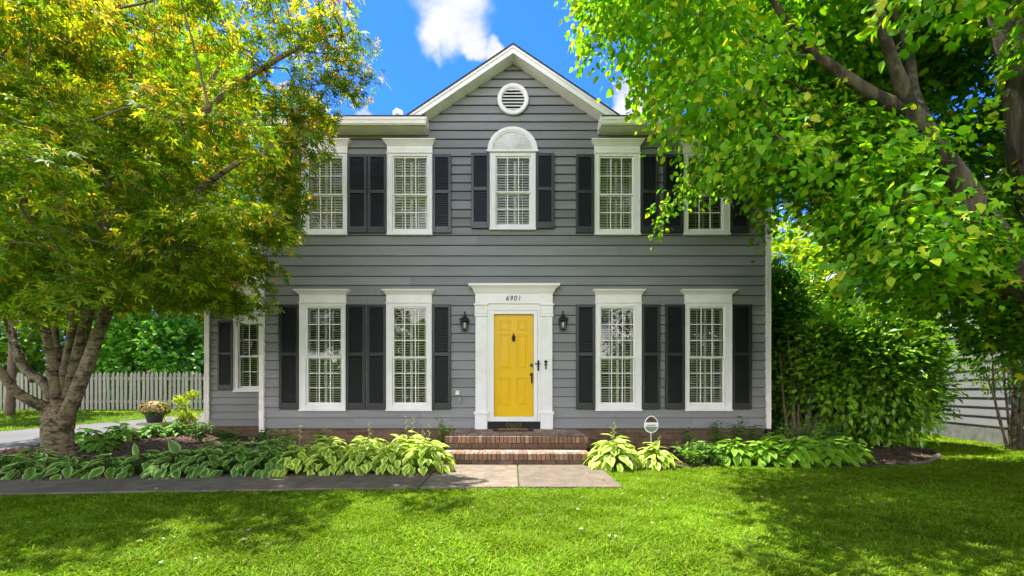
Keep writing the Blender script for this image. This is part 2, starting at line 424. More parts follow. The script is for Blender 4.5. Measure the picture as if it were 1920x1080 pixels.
# ---- window list: casing l, r, t, b ; glass l, r, t, b ; rows per sash ; crown (l, r, top, bottom) or None
WIN = [
    ('up', 568, 652.5, 290, 442, 578, 643.5, 296, 430, 2, (560, 660, 267, 276)),
    ('up', 727.4, 811, 290, 442, 738, 801.5, 296, 430, 2, (720.5, 818, 267, 276)),
    ('mid', 919, 1003.5, 288, 432.5, 930, 994, 296, 421.5, 2, None),
    ('up', 1114, 1198.5, 290, 442, 1124, 1186, 296, 430, 2, (1107.5, 1205, 267, 276)),
    ('up', 1280, 1366, 290, 442, 1290, 1354, 296, 430, 2, (1274, 1373, 267, 276)),
    ('low', 564, 649.6, 569, 770, 576, 641, 577, 756, 3, (556, 658, 545, 554)),
    ('low', 726, 810, 569, 770, 737.5, 800.5, 577, 756, 3, (719, 817, 545, 554)),
    ('low', 1116, 1201, 569, 770, 1125.5, 1188.6, 577, 756, 3, (1110, 1207, 545, 554)),
    ('low', 1283, 1369.5, 569, 770, 1292, 1356.7, 577, 756, 3, (1274, 1377, 545, 554)),
]
WLAB = ['window half hidden by the maple', 'window reflecting the bright sky', 'narrow window below the white fan', 'upper window right of the fan window', 'window half hidden by the overhanging boughs',
        'tall window left of the other one beside the door', 'tall window nearest the left lantern', 'tall window nearest the right lantern', 'tall window nearest the right downspout']
DOORHOLE = (xpx(921), xpx(1006), zpx(795), zpx(583))
holes = [DOORHOLE]

def window(parent, wl, wr, wt, wb, gl, gr, gt, gb, rows, crown, y=0.0, up=False, ncol=3, seed=0, rod=(.25, .5, .75), label=None):
    """all lengths in metres; y is the wall plane"""
    rnd = random.Random(seed)
    c = MB(); f = -.052
    c.box(wl, gl - .012, y + f, y + .06, wb, wt); c.box(gr + .012, wr, y + f, y + .06, wb, wt)
    c.box(gl - .012, gr + .012, y + f, y + .06, gt + .012, wt)
    c.box(gl - .012, gr + .012, y + f + .012, y + .06, wb, gb - .035)
    c.box(wl - .012, wr + .012, y - .085, y + f - .002, wb - .006, wb + .028)          # sill nose
    # back band: thin raised moulding round the casing
    for a, b in ((wl - .004, wl + .014), (wr - .014, wr + .004)): c.box(a, b, y - .064, y + f - .002, wb + .03, wt)
    w = c.build('window', M['white'], parent)
    if label: w['label'] = label
    if crown:
        cl, cr, ct, cb = crown
        h = MB(); h.box(wl - .004, wr + .004, y - .058, y - .002, wt + .012, cb)
        h.box(wl - .022, wr + .022, y - .076, y - .003, wt - .002, wt + .012)
        h.loft([(cb, wl - .01, wr + .01, y - .07), (cb + .012, wl - .012, wr + .012, y - .075), (cb + (ct - cb) * .45, cl + .035, cr - .035, y - .105), (cb + (ct - cb) * .75, cl + .012, cr - .012, y - .135), (cb + (ct - cb) * .78, cl, cr, y - .15), (ct, cl, cr, y - .15)], y - .004)
        h.build('window_crown', M['white'], w)
    mz = gb + (gt - gb) * .475
    sw = .026
    for si, (z0, z1, yy) in enumerate(((mz, gt + .012, y - .02), (gb - .035, mz + .012, y + .012))):
        s = MB(); t = .028
        bot = sw if si == 0 else .05
        s.box(gl - .012, gl - .012 + sw, yy, yy + t, z0, z1); s.box(gr + .012 - sw, gr + .012, yy, yy + t, z0, z1)
        s.box(gl - .012 + sw, gr + .012 - sw, yy, yy + t, z1 - sw, z1); s.box(gl - .012 + sw, gr + .012 - sw, yy, yy + t, z0, z0 + bot)
        a0, a1, b0, b1 = gl - .012 + sw, gr + .012 - sw, z0 + bot, z1 - sw
        for k in range(1, ncol):
            x = a0 + (a1 - a0) * k / ncol; s.box(x - .0085, x + .0085, yy - .001, yy + t * .7, b0, b1)
        for k in range(1, rows):
            z = b0 + (b1 - b0) * k / rows; s.box(a0, a1, yy + .001, yy + t * .68, z - .0085, z + .0085)
        s.build('sash', M['vinyl'], w)
        e1, e2 = rnd.uniform(-.006, .006), rnd.uniform(-.008, .008)
        g = MB(); g.quad((a0, yy + .014 - e1 - e2, b0), (a1, yy + .014 + e1 - e2, b0), (a1, yy + .014 + e1 + e2, b1), (a0, yy + .014 - e1 + e2, b1)); g.build('glass', M['glass'], w)
    # inside shutters with slats, tilt rods and stiles
    b = MB(); yb = y + .10
    x0, x1, z0, z1 = gl - .03, gr + .03, gb - .05, gt + .03
    st = sorted([x0 + .02 + .03 * rnd.random(), x0 + (x1 - x0) * (.46 + .1 * rnd.random()), x1 - .03 - .04 * rnd.random()])
    for x in st: b.box(x - .024, x + .024, yb - .012, yb + .012, z0, z1)
    for a, c2 in zip(st, st[1:]):
        m_ = (a + c2) / 2; b.box(m_ - .009, m_ + .009, yb - .045, yb - .03, z0 + .05, z1 - .05)
    for zc in (z0 + .035, mz, z1 - .03): b.box(x0, x1, yb - .011, yb + .011, zc - .03, zc + .03)
    pitch = .046 if not up else .05
    n = int((z1 - z0) / pitch); ti = rnd.uniform(.2, .6) if not up else rnd.uniform(.72, .95)
    for k in range(n):
        z = z0 + (k + .5) * pitch
        tz = ti + rnd.uniform(-.04, .04); hw = .022
        b.add([(x0, yb - hw * math.cos(tz), z - hw * math.sin(tz)), (x1, yb - hw * math.cos(tz), z - hw * math.sin(tz)), (x1, yb + hw * math.cos(tz), z + hw * math.sin(tz)), (x0, yb + hw * math.cos(tz), z + hw * math.sin(tz)),
               (x0, yb - hw * math.cos(tz), z - hw * math.sin(tz) - .006), (x1, yb - hw * math.cos(tz), z - hw * math.sin(tz) - .006), (x1, yb + hw * math.cos(tz), z + hw * math.sin(tz) - .006), (x0, yb + hw * math.cos(tz), z + hw * math.sin(tz) - .006)],
              [(0, 1, 2, 3), (7, 6, 5, 4), (0, 4, 5, 1), (3, 2, 6, 7)])
    b.build('slat_blind', M['blind'], w)
    # the dim room behind
    r = MB(); X0, X1, Z0, Z1, Y0, Y1 = wl - .02, wr + .02, wb - .02, wt + .02, y + .065, y + .75
    r.add([(X0, Y0, Z0), (X1, Y0, Z0), (X1, Y1, Z0), (X0, Y1, Z0), (X0, Y0, Z1), (X1, Y0, Z1), (X1, Y1, Z1), (X0, Y1, Z1)],
          [(0, 1, 2, 3), (7, 6, 5, 4), (1, 5, 6, 2), (2, 6, 7, 3), (3, 7, 4, 0)])
    r.build('room_recess', M['room'], w)
    return w

for i, (kind, l, r, t, b, gl, gr, gt, gb, rows, cr) in enumerate(WIN):
    holes.append((xpx(gl) - .02, xpx(gr) + .02, zpx(gb) - .045, zpx(gt) + .02))
    crown = (xpx(cr[0]), xpx(cr[1]), zpx(cr[2]), zpx(cr[3])) if cr else None
    window(house, xpx(l), xpx(r), zpx(t), zpx(b), xpx(gl), xpx(gr), zpx(gt), zpx(gb), rows, crown, 0, kind != 'low', 3, i + 3, label=WLAB[i])

mb = MB()
lap_siding(mb, [zpx(p) for p in COURSES], XL, XR, holes, 0.0, (APX, APZ))
mb.build('front_siding', M['siding'], house)

# ---- shutters
def shutter(parent, l, r, t, b, m, y=0.0):
    s = MB(); y0, y1 = y - .075, y - .032; w = .052
    mz = b + (t - b) * .525
    s.box(l, l + w, y0, y1, b, t); s.box(r - w, r, y0, y1, b, t)
    rails = [(b, b + .125), (mz - .035, mz + .035), (t - .06, t)]
    for a, c in rails: s.box(l + w, r - w, y0 + .002, y1 - .002, a, c)
    o = s.build('shutter', m, parent, bevel=.004)
    p = MB()
    p.quad((l + w, y1 - .006, b + .12), (r - w, y1 - .006, b + .12), (r - w, y1 - .006, t - .05), (l + w, y1 - .006, t - .05))
    for a, c in ((rails[0][1], rails[1][0]), (rails[1][1], rails[2][0])):
        n = int((c - a) / .034)
        for k in range(n):
            z = a + (c - a) * (k + .5) / n; h = (c - a) / n
            p.add([(l + w, y0 + .008, z - h * .5), (r - w, y0 + .008, z - h * .5), (r - w, y1 - .008, z + h * .55), (l + w, y1 - .008, z + h * .55),
                   (l + w, y0 + .008, z - h * .5 - .006), (r - w, y0 + .008, z - h * .5 - .006)], [(0, 1, 2, 3), (4, 5, 1, 0)])
    p.build('louvre_panel', m, o)
    return o

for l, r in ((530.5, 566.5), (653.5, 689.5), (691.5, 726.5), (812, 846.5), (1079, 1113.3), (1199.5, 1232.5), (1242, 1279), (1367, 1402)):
    shutter(house, xpx(l), xpx(r), zpx(292.5), zpx(438.5), M['shutter_skylit'])
for l, r in ((884, 918), (1004.5, 1038.5)): shutter(house, xpx(l), xpx(r), zpx(290), zpx(430), M['shutter_skylit'])
for l, r in ((526.5, 563), (651, 686.5), (690, 725), (811, 846), (1079.5, 1115), (1202, 1236), (1245.5, 1282), (1370, 1406)):
    shutter(house, xpx(l), xpx(r), zpx(572), zpx(767), M['shutter'])

# ---- sunburst over the middle window
fan = MB(); cx, z0 = xpx(961), zpx(288); ro, ri = .478, .415; n = 40
for y0, y1, ra, rb in ((-.088, -.03, ro, ri), (-.075, -.03, ri, ri - .03)):
    v = []; f = []
    for k in range(n + 1):
        a = math.pi * k / n
        for rr, yy in ((ra, y0), (rb, y0), (ra, y1), (rb, y1)): v.append((cx + rr * math.cos(a), yy, z0 + .03 + rr * math.sin(a) * .93))
    for k in range(n):
        p = 4 * k; q = p + 4
        f += [(p, q, q + 1, p + 1), (p, p + 2, q + 2, q), (p + 1, q + 1, q + 3, p + 3)]
    fan.add(v, f)
fan.box(cx - .495, cx + .495, -.10, -.03, z0 - .005, z0 + .032)
fan_o = fan.build('arched_fan_frame', M['white'], house)
ray = MB(); nr = 46; v = []; f = []
for k in range(nr + 1):
    a = math.pi * k / nr
    hi = k % 2 == 0
    for rr in (.0, .12, .30, .395):
        d = -.040 - (.0 if rr == 0 else (.030 if hi else 0) * min(1, rr / .3 + .1)) - (.014 if rr < .2 else 0)
        v.append((cx + rr * math.cos(a), d, z0 + .03 + rr * math.sin(a) * .93))
for k in range(nr):
    for j in range(3): f.append((4 * k + j, 4 * k + 4 + j, 4 * k + 5 + j, 4 * k + 1 + j))
ray.add(v, f); ray.build('fan_rays', M['white'], fan_o)

# ---- round gable vent
cx, cz = xpx(962), zpx(189.6)
v = MB(); n = 40; vs = []; fs = []
prof = [(.298, -.03), (.300, -.075), (.285, -.088), (.235, -.088), (.218, -.070), (.212, -.02)]
for k in range(n):
    a = 2 * math.pi * k / n
    vs += [(cx + r_ * math.cos(a), y_, cz + r_ * math.sin(a)) for r_, y_ in prof]
m_ = len(prof)
for k in range(n):
    for j in range(m_ - 1):
        a0 = k * m_ + j; b0 = ((k + 1) % n) * m_ + j
        fs.append((a0, a0 + 1, b0 + 1, b0))
v.add(vs, fs); vent = v.build('gable_vent', M['white'], house)
d = MB(); d.add([(cx + .225 * math.cos(2 * math.pi * k / n), -.034, cz + .225 * math.sin(2 * math.pi * k / n)) for k in range(n)], [tuple(range(n))]); d.build('vent_shade_disc', M['dark'], vent)  # near-black disc painted for the shade behind the slats
s = MB()
for k in range(7):
    z = cz - .185 + k * .0617; hw = math.sqrt(max(.0, .214 ** 2 - (z - cz) ** 2))
    s.add([(cx - hw, -.078, z - .016), (cx + hw, -.078, z - .016), (cx + hw, -.04, z + .022), (cx - hw, -.04, z + .022), (cx - hw, -.074, z - .024), (cx + hw, -.074, z - .024)], [(0, 1, 2, 3), (4, 5, 1, 0)])
s.build('vent_slats', M['white'], vent)

# ---- gable rake: soffit, boards, shingles
k0 = MB()
for sg in (-1, 1):
    W = 2.02
    a = (APX, APZ); b = (APX + sg * W, APZ - SLOPE * W)
    k0.prism([a, (a[0], a[1] + .135), (b[0], b[1] + .135), b], -.305, -.280)                       # rake board
    k0.prism([(a[0], a[1] + .09), (a[0], a[1] + .1375), (b[0] + sg * .02, b[1] + .1245), (b[0] + sg * .02, b[1] + .077)], -.325, -.3055)   # crown strip
k0.build('rake_board', M['white'], house)
k1 = MB()
for sg in (-1, 1):
    W = 2.0
    k1.quad((APX, -.279, APZ + .004), (APX + sg * W, -.279, APZ + .004 - SLOPE * W), (APX + sg * W, .02, APZ + .004 - SLOPE * W), (APX, .02, APZ + .004))
k1.build('rake_soffit', M['gutter'], house)
k2 = MB()
for sg in (-1, 1):
    W = 2.12
    k2.prism([(APX, APZ + .139), (APX, APZ + .162), (APX + sg * W, APZ + .162 - SLOPE * W), (APX + sg * W, APZ + .139 - SLOPE * W)], -.345, 3.2)
k2.build('gable_roof', M['shingle'], house)

# ---- eaves, gutters
EL, ER = XL - .16, XR + .16
GI = (798 - CX) / FPX * (DIST - .4); GJ = (1128 - CX) / FPX * (DIST - .4)
for (xa, xb, inner) in ((EL, GI, GI), (GJ, ER, GJ)):
    e = MB()
    e.box(xa, xb, -.285, .0, SOFFIT + .0, SOFFIT + .02)
    e.box(xa, xb, -.300, -.286, SOFFIT - .012, SOFFIT + .17)
    ii = inner; sg = 1 if inner == xb else -1
    e.prism([(ii, SOFFIT - .012), (ii, SOFFIT + .2), (ii - sg * .02, SOFFIT + .2), (ii - sg * .02, SOFFIT - .012)], -.2855, -.0)
    e.build('eave_soffit', M['gutter'], house)
    g = MB()
    prof = [(-.302, SOFFIT + .02), (-.37, SOFFIT - .012), (-.395, SOFFIT + .012), (-.40, SOFFIT + .05), (-.418, SOFFIT + .075), (-.418, SOFFIT + .112), (-.405, SOFFIT + .118), (-.405, SOFFIT + .105), (-.302, SOFFIT + .10)]
    g.add([(xa, y_, z_) for y_, z_ in prof] + [(xb, y_, z_) for y_, z_ in prof], [(i, i + 1, 9 + i + 1, 9 + i) for i in range(8)] + [tuple(range(8, -1, -1)), tuple(range(9, 18))])
    g.build('gutter', M['gutter'], house)

# ---- main roof, side and back walls
rf = MB(); RZ = lambda y: SOFFIT + .15 + .5 * (y + .36)
def slab(x0, x1, y0, y1):
    rf.add([(x0, y0, RZ(y0)), (x1, y0, RZ(y0)), (x1, y1, RZ(y1)), (x0, y1, RZ(y1)), (x0, y0, RZ(y0) + .03), (x1, y0, RZ(y0) + .03), (x1, y1, RZ(y1) + .03), (x0, y1, RZ(y1) + .03)],
           [(0, 3, 2, 1), (4, 5, 6, 7), (0, 1, 5, 4), (1, 2, 6, 5), (2, 3, 7, 6), (3, 0, 4, 7)])
slab(EL - .1, GI - .04, -.36, 4.2); slab(GJ + .04, ER + .1, -.36, 4.2); slab(GI - .04, GJ + .04, .12, 4.2)
zr = RZ(4.2)
rf.add([(EL - .1, 4.2, zr), (ER + .1, 4.2, zr), (ER + .1, 8.8, SOFFIT + .15), (EL - .1, 8.8, SOFFIT + .15), (EL - .1, 4.2, zr + .03), (ER + .1, 4.2, zr + .03), (ER + .1, 8.8, SOFFIT + .18), (EL - .1, 8.8, SOFFIT + .18)],
       [(0, 3, 2, 1), (4, 5, 6, 7), (2, 3, 7, 6)])
rf.build('main_roof', M['shingle'], house)
sw = MB()
for x0, x1 in ((XL + .002, XL + .03), (XR - .03, XR - .002)):
    n = 30; z0 = zpx(804); zt = SOFFIT
    for k in range(n):
        a, b = z0 + (zt - z0) * k / n, z0 + (zt - z0) * (k + 1) / n
        sg = -1 if x0 < 0 else 1; xo = x0 if sg < 0 else x1
        sw.setcol((.205, .206, .219)); sw.quad((xo + sg * .02, 0, a), (xo + sg * .02, 8.4, a), (xo, 8.4, b), (xo, 0, b))
        sw.quad((xo + sg * .02, 0, a), (xo + sg * .02, 8.4, a), (xo, 8.4, a), (xo, 0, a))
    sw.prism([(x0 + .001, SOFFIT), (x1 - .001, SOFFIT), (x1 - .001, SOFFIT + .15), (x0 + .001, SOFFIT + .15)], .0, 8.4)
    sw.add([(x0 + .012, 0, SOFFIT + .14), (x0 + .012, 8.4, SOFFIT + .14), (x0 + .012, 4.2, zr)], [(0, 1, 2)])
sw.box(XL + .03, XR - .03, 8.37, 8.4, zpx(804), SOFFIT + .2)
sw.build('side_siding', M['siding'], house)
fd = MB(); fd.box(XL + .02, xpx(853), .02, .25, -.3, zpx(804) + .002); fd.box(xpx(1076), XR - .02, .02, .25, -.3, zpx(804) + .002); fd.box(xpx(853), xpx(1076), .02, .25, -.3, zpx(804) + .002)
fd.box(XL + .02, XL + .25, .25, 8.4, -.3, zpx(804)); fd.box(XR - .25, XR - .02, .25, 8.4, -.3, zpx(804))
fd.build('foundation', M['foundation'], house)
fl = MB(); fl.box(XL + .2, XR - .2, .8, 8.3, .32, .36); fl.box(XL + .04, XR - .04, .8, 8.3, 3.2, 3.3); fl.box(XL + .04, XR - .04, .8, 8.3, SOFFIT + .03, SOFFIT + .06)
fl.build('inner_floor', M['dark'], house)
for px_ in (746, 1187):
    x = (px_ - CX) / FPX * (DIST + 2.2)
    c = MB(); c.lathe([(.06, 0), (.06, .33)], (x, 2.2, RZ(2.2)), 14); c.lathe([(.12, .28), (.125, .29), (.125, .39), (.11, .41)], (x, 2.2, RZ(2.2)), 4 if px_ < 900 else 14)
    c.build('roof_vent_cap', M['white'], house)

# ---- downspouts
def downspout(x, y, ztop, zbot, w=.085, kick=-1):
    d = MB()
    prof = [(-w / 2, 0), (-w / 2, -.06), (-w / 6, -.06), (-w / 6, -.052), (w / 6, -.052), (w / 6, -.06), (w / 2, -.06), (w / 2, 0)]
    d.add([(x + a, y + b, zbot) for a, b in prof] + [(x + a, y + b, ztop) for a, b in prof], [(i, (i + 1) % 8, 8 + (i + 1) % 8, 8 + i) for i in range(8)] + [tuple(range(8, 16))])
    for z in np.arange(zbot + .4, ztop, 1.7): d.box(x - w / 2 - .008, x + w / 2 + .008, y - .064, y, z, z + .03)
    o = d.build('downspout', M['gutter'], house)
    e = MB(); e.tube([(x, y - .03, zbot + .03), (x, y - .03, zbot - .10), (x + kick * .05, y - .10, zbot - .2), (x + kick * .18, y - .22, zbot - .25)], [.055, .055, .055, .055], 8, 3)
    e.build('drain_elbow', M['iron'], o)
downspout(xpx(493.0), -.005, SOFFIT, zpx(812), .088)
downspout(xpx(1438.5), -.005, SOFFIT, zpx(806), .085, 1)

# ---- door surround
ds = MB()
for l, r in ((892, 913), (1014, 1035)):
    a, b = xpx(l), xpx(r)
    ds.box(a, b, -.085, -.0, zpx(805.5), zpx(574))
    ds.box(a - .010, b + .010, -.10, -.001, zpx(805), zpx(776.5))
    ds.box(a - .028, b + .028, -.118, -.001, zpx(776.5), zpx(771.5))
    ds.box(a - .020, b + .020, -.108, -.001, zpx(594.5), zpx(590.5))
    ds.box(a - .030, b + .030, -.125, -.001, zpx(574.2), zpx(571))
    ds.box(a - .012, b + .012, -.098, -.001, zpx(589), zpx(574.4))
l, r = xpx(892), xpx(1035)
ds.box(l - .004, r + .004, -.09, -.001, zpx(571), zpx(552))
ds.box(xpx(913), xpx(1014), -.06, -.001, zpx(583), zpx(571.3))
ds.loft([(zpx(552.2), l - .02, r + .02, -.10), (zpx(549), l - .03, r + .03, -.12), (zpx(544), xpx(887), xpx(1041), -.15), (zpx(540), xpx(882), xpx(1046), -.19), (zpx(539.5), xpx(880), xpx(1048), -.205), (zpx(535.5), xpx(880), xpx(1048), -.205)], -.004)
for a, b in ((913, 919), (1008, 1014)): ds.box(xpx(a), xpx(b), -.055, .06, zpx(790), zpx(583))
ds.box(xpx(919), xpx(1008), -.05, .06, zpx(583), zpx(579.5))
dso = ds.build('door_surround', M['white'], house, bevel=.003)
cu = bpy.data.curves.new('house_number', 'FONT'); cu.body = '6901'; cu.size = .135; cu.shear = .22; cu.extrude = .006; cu.align_x = 'CENTER'; cu.align_y = 'CENTER'; cu.space_character = 1.22
tmp = bpy.data.objects.new('house_number_curve', cu); COL.objects.link(tmp)
dg = bpy.context.evaluated_depsgraph_get()
me = bpy.data.meshes.new_from_object(tmp.evaluated_get(dg)); bpy.data.objects.remove(tmp)
me.materials.clear(); me.materials.append(M['iron'])
num = bpy.data.objects.new('house_number', me); COL.objects.link(num); num.parent = dso
num.location = (xpx(962), -.098, zpx(561.5)); num.rotation_euler = (R(90), 0, 0); num.scale = (.93, 1.0, 1)

sf = MB(); a, b, t, c = xpx(919), xpx(1007.5), zpx(580), zpx(790)
gi, gj, gt_, gb_ = xpx(926), xpx(1000.5), zpx(589.5), zpx(781)
for q in ((a, gi, c, t), (gj, b, c, t), (gi, gj, gt_, t), (gi, gj, c, gb_)): sf.box(q[0], q[1], -.045, -.012, q[2], q[3])
storm = sf.build('storm_door', M['vinyl'], house, bevel=.004)
g = MB(); g.quad((gi, -.03, gb_), (gj, -.03, gb_), (gj, -.03, gt_), (gi, -.03, gt_)); g.build('storm_door_glass', M['door_glass'], storm)
h = MB(); x = xpx(1009); z = zpx(685)
h.box(x - .018, x + .018, -.072, -.056, z - .11, z + .09); h.tube([(x, -.07, z + .025), (x, -.11, z + .025), (x - .045, -.118, z + .022), (x - .075, -.115, z + .03)], [.012, .012, .010, .010], 8); h.tube([(x, -.07, z + .025), (x, -.112, z + .025), (x + .03, -.118, z + .027)], [.012, .011, .012], 8)
h.lathe([(.024, 0), (.024, .016)], (x, -.066, z + .07), 10); h.build('storm_door_handle', M['iron'], storm)
bell = MB(); x = xpx(1022.8); z = zpx(685)
bell.box(x - .012, x + .012, -.103, -.0855, z - .085, z + .06); bell.lathe([(.026, -.02), (.030, 0), (.026, .02)], (x, -.10, z + .065), 12); bell.box(x - .028, x + .028, -.104, -.086, z - .005, z + .018)
bell.build('doorbell_plate', M['iron'], dso)

# six-panel door: a moulded sheet with sunk borders and raised fields
dm = MB(); yd = .035; gl_, gr_ = gi - .03, gj + .03; gz0, gz1 = gb_ - .03, gt_ + .03
cw = (443 - 310) / 3.6 / S0
def dxx(v): return xpx(840 + v / 3.6)
def dzz(v): return zpx(520 + v / 3.6)
pan = [(dxx(p), dxx(q), dzz(u), dzz(w)) for (p, q) in ((343, 421), (464, 538)) for (u, w) in ((364, 290), (619, 384), (870, 678))]
xs = sorted({gl_, gr_} | {v for p in pan for v in p[:2]}); zs = sorted({gz0, gz1} | {v for p in pan for v in p[2:]})
for i in range(len(xs) - 1):
    for j in range(len(zs) - 1):
        mx_, mz_ = (xs[i] + xs[i + 1]) / 2, (zs[j] + zs[j + 1]) / 2
        if any(p[0] < mx_ < p[1] and p[2] < mz_ < p[3] for p in pan): continue
        dm.quad((xs[i], yd, zs[j]), (xs[i + 1], yd, zs[j]), (xs[i + 1], yd, zs[j + 1]), (xs[i], yd, zs[j + 1]))
for x0, x1, z0, z1 in pan:
    rings = [(0, 0), (.012, .014), (.030, .014), (.050, .002)]
    vv = [];
    for ins, dep in rings: vv += [(x0 + ins, yd + dep, z0 + ins), (x1 - ins, yd + dep, z0 + ins), (x1 - ins, yd + dep, z1 - ins), (x0 + ins, yd + dep, z1 - ins)]
    ff = [(4 * k + i, 4 * k + (i + 1) % 4, 4 * k + 4 + (i + 1) % 4, 4 * k + 4 + i) for k in range(3) for i in range(4)] + [(12, 13, 14, 15)]
    dm.add(vv, ff)
door = dm.build('front_door', M['yellow'], house)
kn = MB(); x = xpx(963); z = zpx(633)
kn.lathe([(.004, .085), (.020, .07), (.010, .052), (.028, .035), (.034, .012), (.018, -.012), (.030, -.03), (.026, -.055), (.004, -.085)], (x, yd - .012, z), 12); kn.tube([(x - .022, yd - .03, z + .03), (x - .03, yd - .035, z - .03), (x, yd - .035, z - .062), (x + .03, yd - .035, z - .03), (x + .022, yd - .03, z + .03)], [.007] * 5, 6)
kn.build('door_knocker', M['iron'], door)
hl = MB(); x = xpx(997); z = zpx(684.7)
hl.box(x - .03, x + .02, yd - .025, yd - .002, z - .028, z + .028)
hl.build('deadbolt', M['iron'], door)
hl = MB(); z = zpx(703); hl.lathe([(.03, -.022), (.03, .022)], (x - .005, yd - .012, z + .01), 12); hl.box(x - .012, x + .014, yd - .02, yd - .002, z - .16, z); hl.tube([(x, yd - .01, z - .01), (x, yd - .055, z - .03), (x, yd - .055, z - .11), (x, yd - .01, z - .14)], [.009] * 4, 6)
hl.build('door_handle', M['iron'], door)
th = MB(); th.box(xpx(915.5), xpx(1012), -.075, .05, zpx(804), zpx(790.3)); tho = th.build('door_threshold', M['mat'], house)
sc = MB()
for sx in (-1, 1):
    x0 = xpx(963)
    sc.tube([(x0 + sx * .02, -.078, zpx(801)), (x0 + sx * .08, -.078, zpx(795)), (x0 + sx * .13, -.078, zpx(793)), (x0 + sx * .14, -.078, zpx(798)), (x0 + sx * .09, -.078, zpx(799))], [.004] * 5, 5)
    sc.tube([(x0 + sx * .0, -.078, zpx(800)), (x0 + sx * .03, -.078, zpx(794)), (x0 + sx * .06, -.078, zpx(793.5))], [.003] * 3, 5)
sc.build('threshold_scrolls', M['gold'], tho)

# small fittings on the siding left of the door
fc = MB(); x = xpx(858.6); z = zpx(736.7)
fc.lathe([(.045, -.04), (.045, .035), (.03, .045)], (x, -.055, z), 14); fc.build('cable_box', M['cream'], house)
fc = MB(); x = xpx(863.3); z = zpx(752)
fc.tube([(x, -.02, z + .05), (x, -.09, z + .045), (x, -.10, z - .02), (x, -.10, z - .05)], [.018, .018, .020, .014], 8); fc.lathe([(.034, .0), (.034, .014)], (x, -.075, z + .065), 10)
fc.build('hose_tap', M['stone'], house)

# ---- the lower wing set back at the left
WY = 2.2; WS = FPX / (DIST + WY)
wx = lambda px: (px - CX) / WS
wz = lambda py: EYE + (HORIZON - py) / WS
WL = wx(394); WT = wz(556)
wm = MB(); cs = [800 - 13.55 * k for k in range(18, -1, -1)]
wh = (wx(449) - .02, wx(506) + .02, wz(725) - .045, wz(607) + .02)
lap_siding(wm, [wz(c) for c in cs], WL, XL - .0, [wh], WY, base=(.192, .189, .200))
wm.build('wing_siding', M['siding'], house)
window(house, wx(440.5), wx(514), wz(600), wz(734.5), wx(449), wx(506), wz(607), wz(725), 2, (wx(434), wx(520), wz(577), wz(585)), WY, False, 3, 40, label='small window on the set back wing')
shutter(house, wx(411), wx(440), wz(602), wz(731), M['shutter'], WY)
wb = MB(); wb.box(WL + .02, XL, WY + .02, WY + .2, -.3, wz(800) + .002); wb.box(WL + .02, WL + .2, WY + .2, 7, -.3, wz(800) + .002); wb.build('wing_foundation', M['foundation'], house)
ws = MB(); ws.setcol((.198, .198, .208)); ws.box(WL, WL + .03, WY + .0, 7, wz(800), WT); ws.box(WL + .03, XL, 6.97, 7, wz(800), WT); ws.build('wing_side_siding', M['siding'], house)
we = MB(); we.box(WL - .25, XL - .002, WY - .3, WY - .28, WT - .02, WT + .16); we.box(WL - .25, XL - .002, WY - .279, WY, WT, WT + .02); we.build('wing_eave', M['gutter'], house)
wr_ = MB(); wr_.add([(WL - .3, WY - .36, WT + .162), (XL - .002, WY - .36, WT + .162), (XL - .002, 4.6, WT + 1.1), (WL - .3, 4.6, WT + 1.1), (XL - .002, 7.3, WT + .16), (WL - .3, 7.3, WT + .16)], [(0, 1, 2, 3), (3, 2, 4, 5)]); wr_.build('wing_roof', M['shingle'], house)
downspout(wx(390.5), WY - .005, WT, wz(806), .11)

# ---- wall lanterns
def lantern(px, py, label):
    x, z = ZX(px, py)
    t = thing('wall_lantern', label, 'lantern', (x, -.03, z), 0, 'wall lanterns beside the door')
    b = MB(); y = -.11
    b.box(-.035, .035, -.012, .0, -.02, .12)
    b.tube([(0, -.01, .06), (0, -.05, .13), (0, -.10, .165), (0, -.12, .13), (0, y, .10)], [.009, .009, .009, .008, .008], 7); b.tube([(0, -.01, .09), (-.0, -.03, .16), (0, -.012, .19)], [.008, .007, .006], 6)
    b.build('bracket', M['iron'], t)
    c = MB()
    for z0, w in ((-.165, .052), (-.012, .078)): 
        for sx, sy in ((1, 0), (-1, 0), (0, 1), (0, -1)):
            if sx: c.box(sx * w - .006, sx * w + .006, y - w, y + w, z0, z0 + .012)
            else: c.box(-w + .006, w - .006, y + sy * w - .006, y + sy * w + .006, z0, z0 + .012)
    for sx in (-1, 1):
        for sy in (-1, 1): c.tube([(sx * .052, y + sy * .052, -.165), (sx * .078, y + sy * .078, 0)], [.0065, .0065], 5, 1)
    c.box(-.056, .056, y - .056, y + .056, -.18, -.166); c.lathe([(.02, -.2), (.03, -.181)], (0, y, 0), 8)
    c.loft([(.0, -.092, .092, y - .092), (.008, -.095, .095, y - .095), (.05, -.045, .045, y - .045), (.06, -.035, .035, y - .035), (.085, -.022, .022, y - .02)], y + .04)
    c.lathe([(.022, .085), (.012, .1), (.016, .112), (.002, .135)], (0, y, 0), 8)
    c.build('cage', M['iron'], t)
    g = MB()
    A = [(-.05, y - .05, -.155), (.05, y - .05, -.155), (.05, y + .05, -.155), (-.05, y + .05, -.155), (-.075, y - .075, -.012), (.075, y - .075, -.012), (.075, y + .075, -.012), (-.075, y + .075, -.012)]
    g.add(A, [(0, 1, 5, 4), (1, 2, 6, 5), (3, 0, 4, 7)]); g.build('lantern_glass', M['door_glass'], t)
    q = MB(); q.lathe([(.013, -.165), (.013, -.10), (.018, -.09), (.021, -.07), (.012, -.045), (.002, -.03)], (0, y, 0), 10); q.build('candle_bulb', M['cream'], t, True)
    return t
lantern(872.6, 603, 'black wall lantern on the grey siding left of the front door')
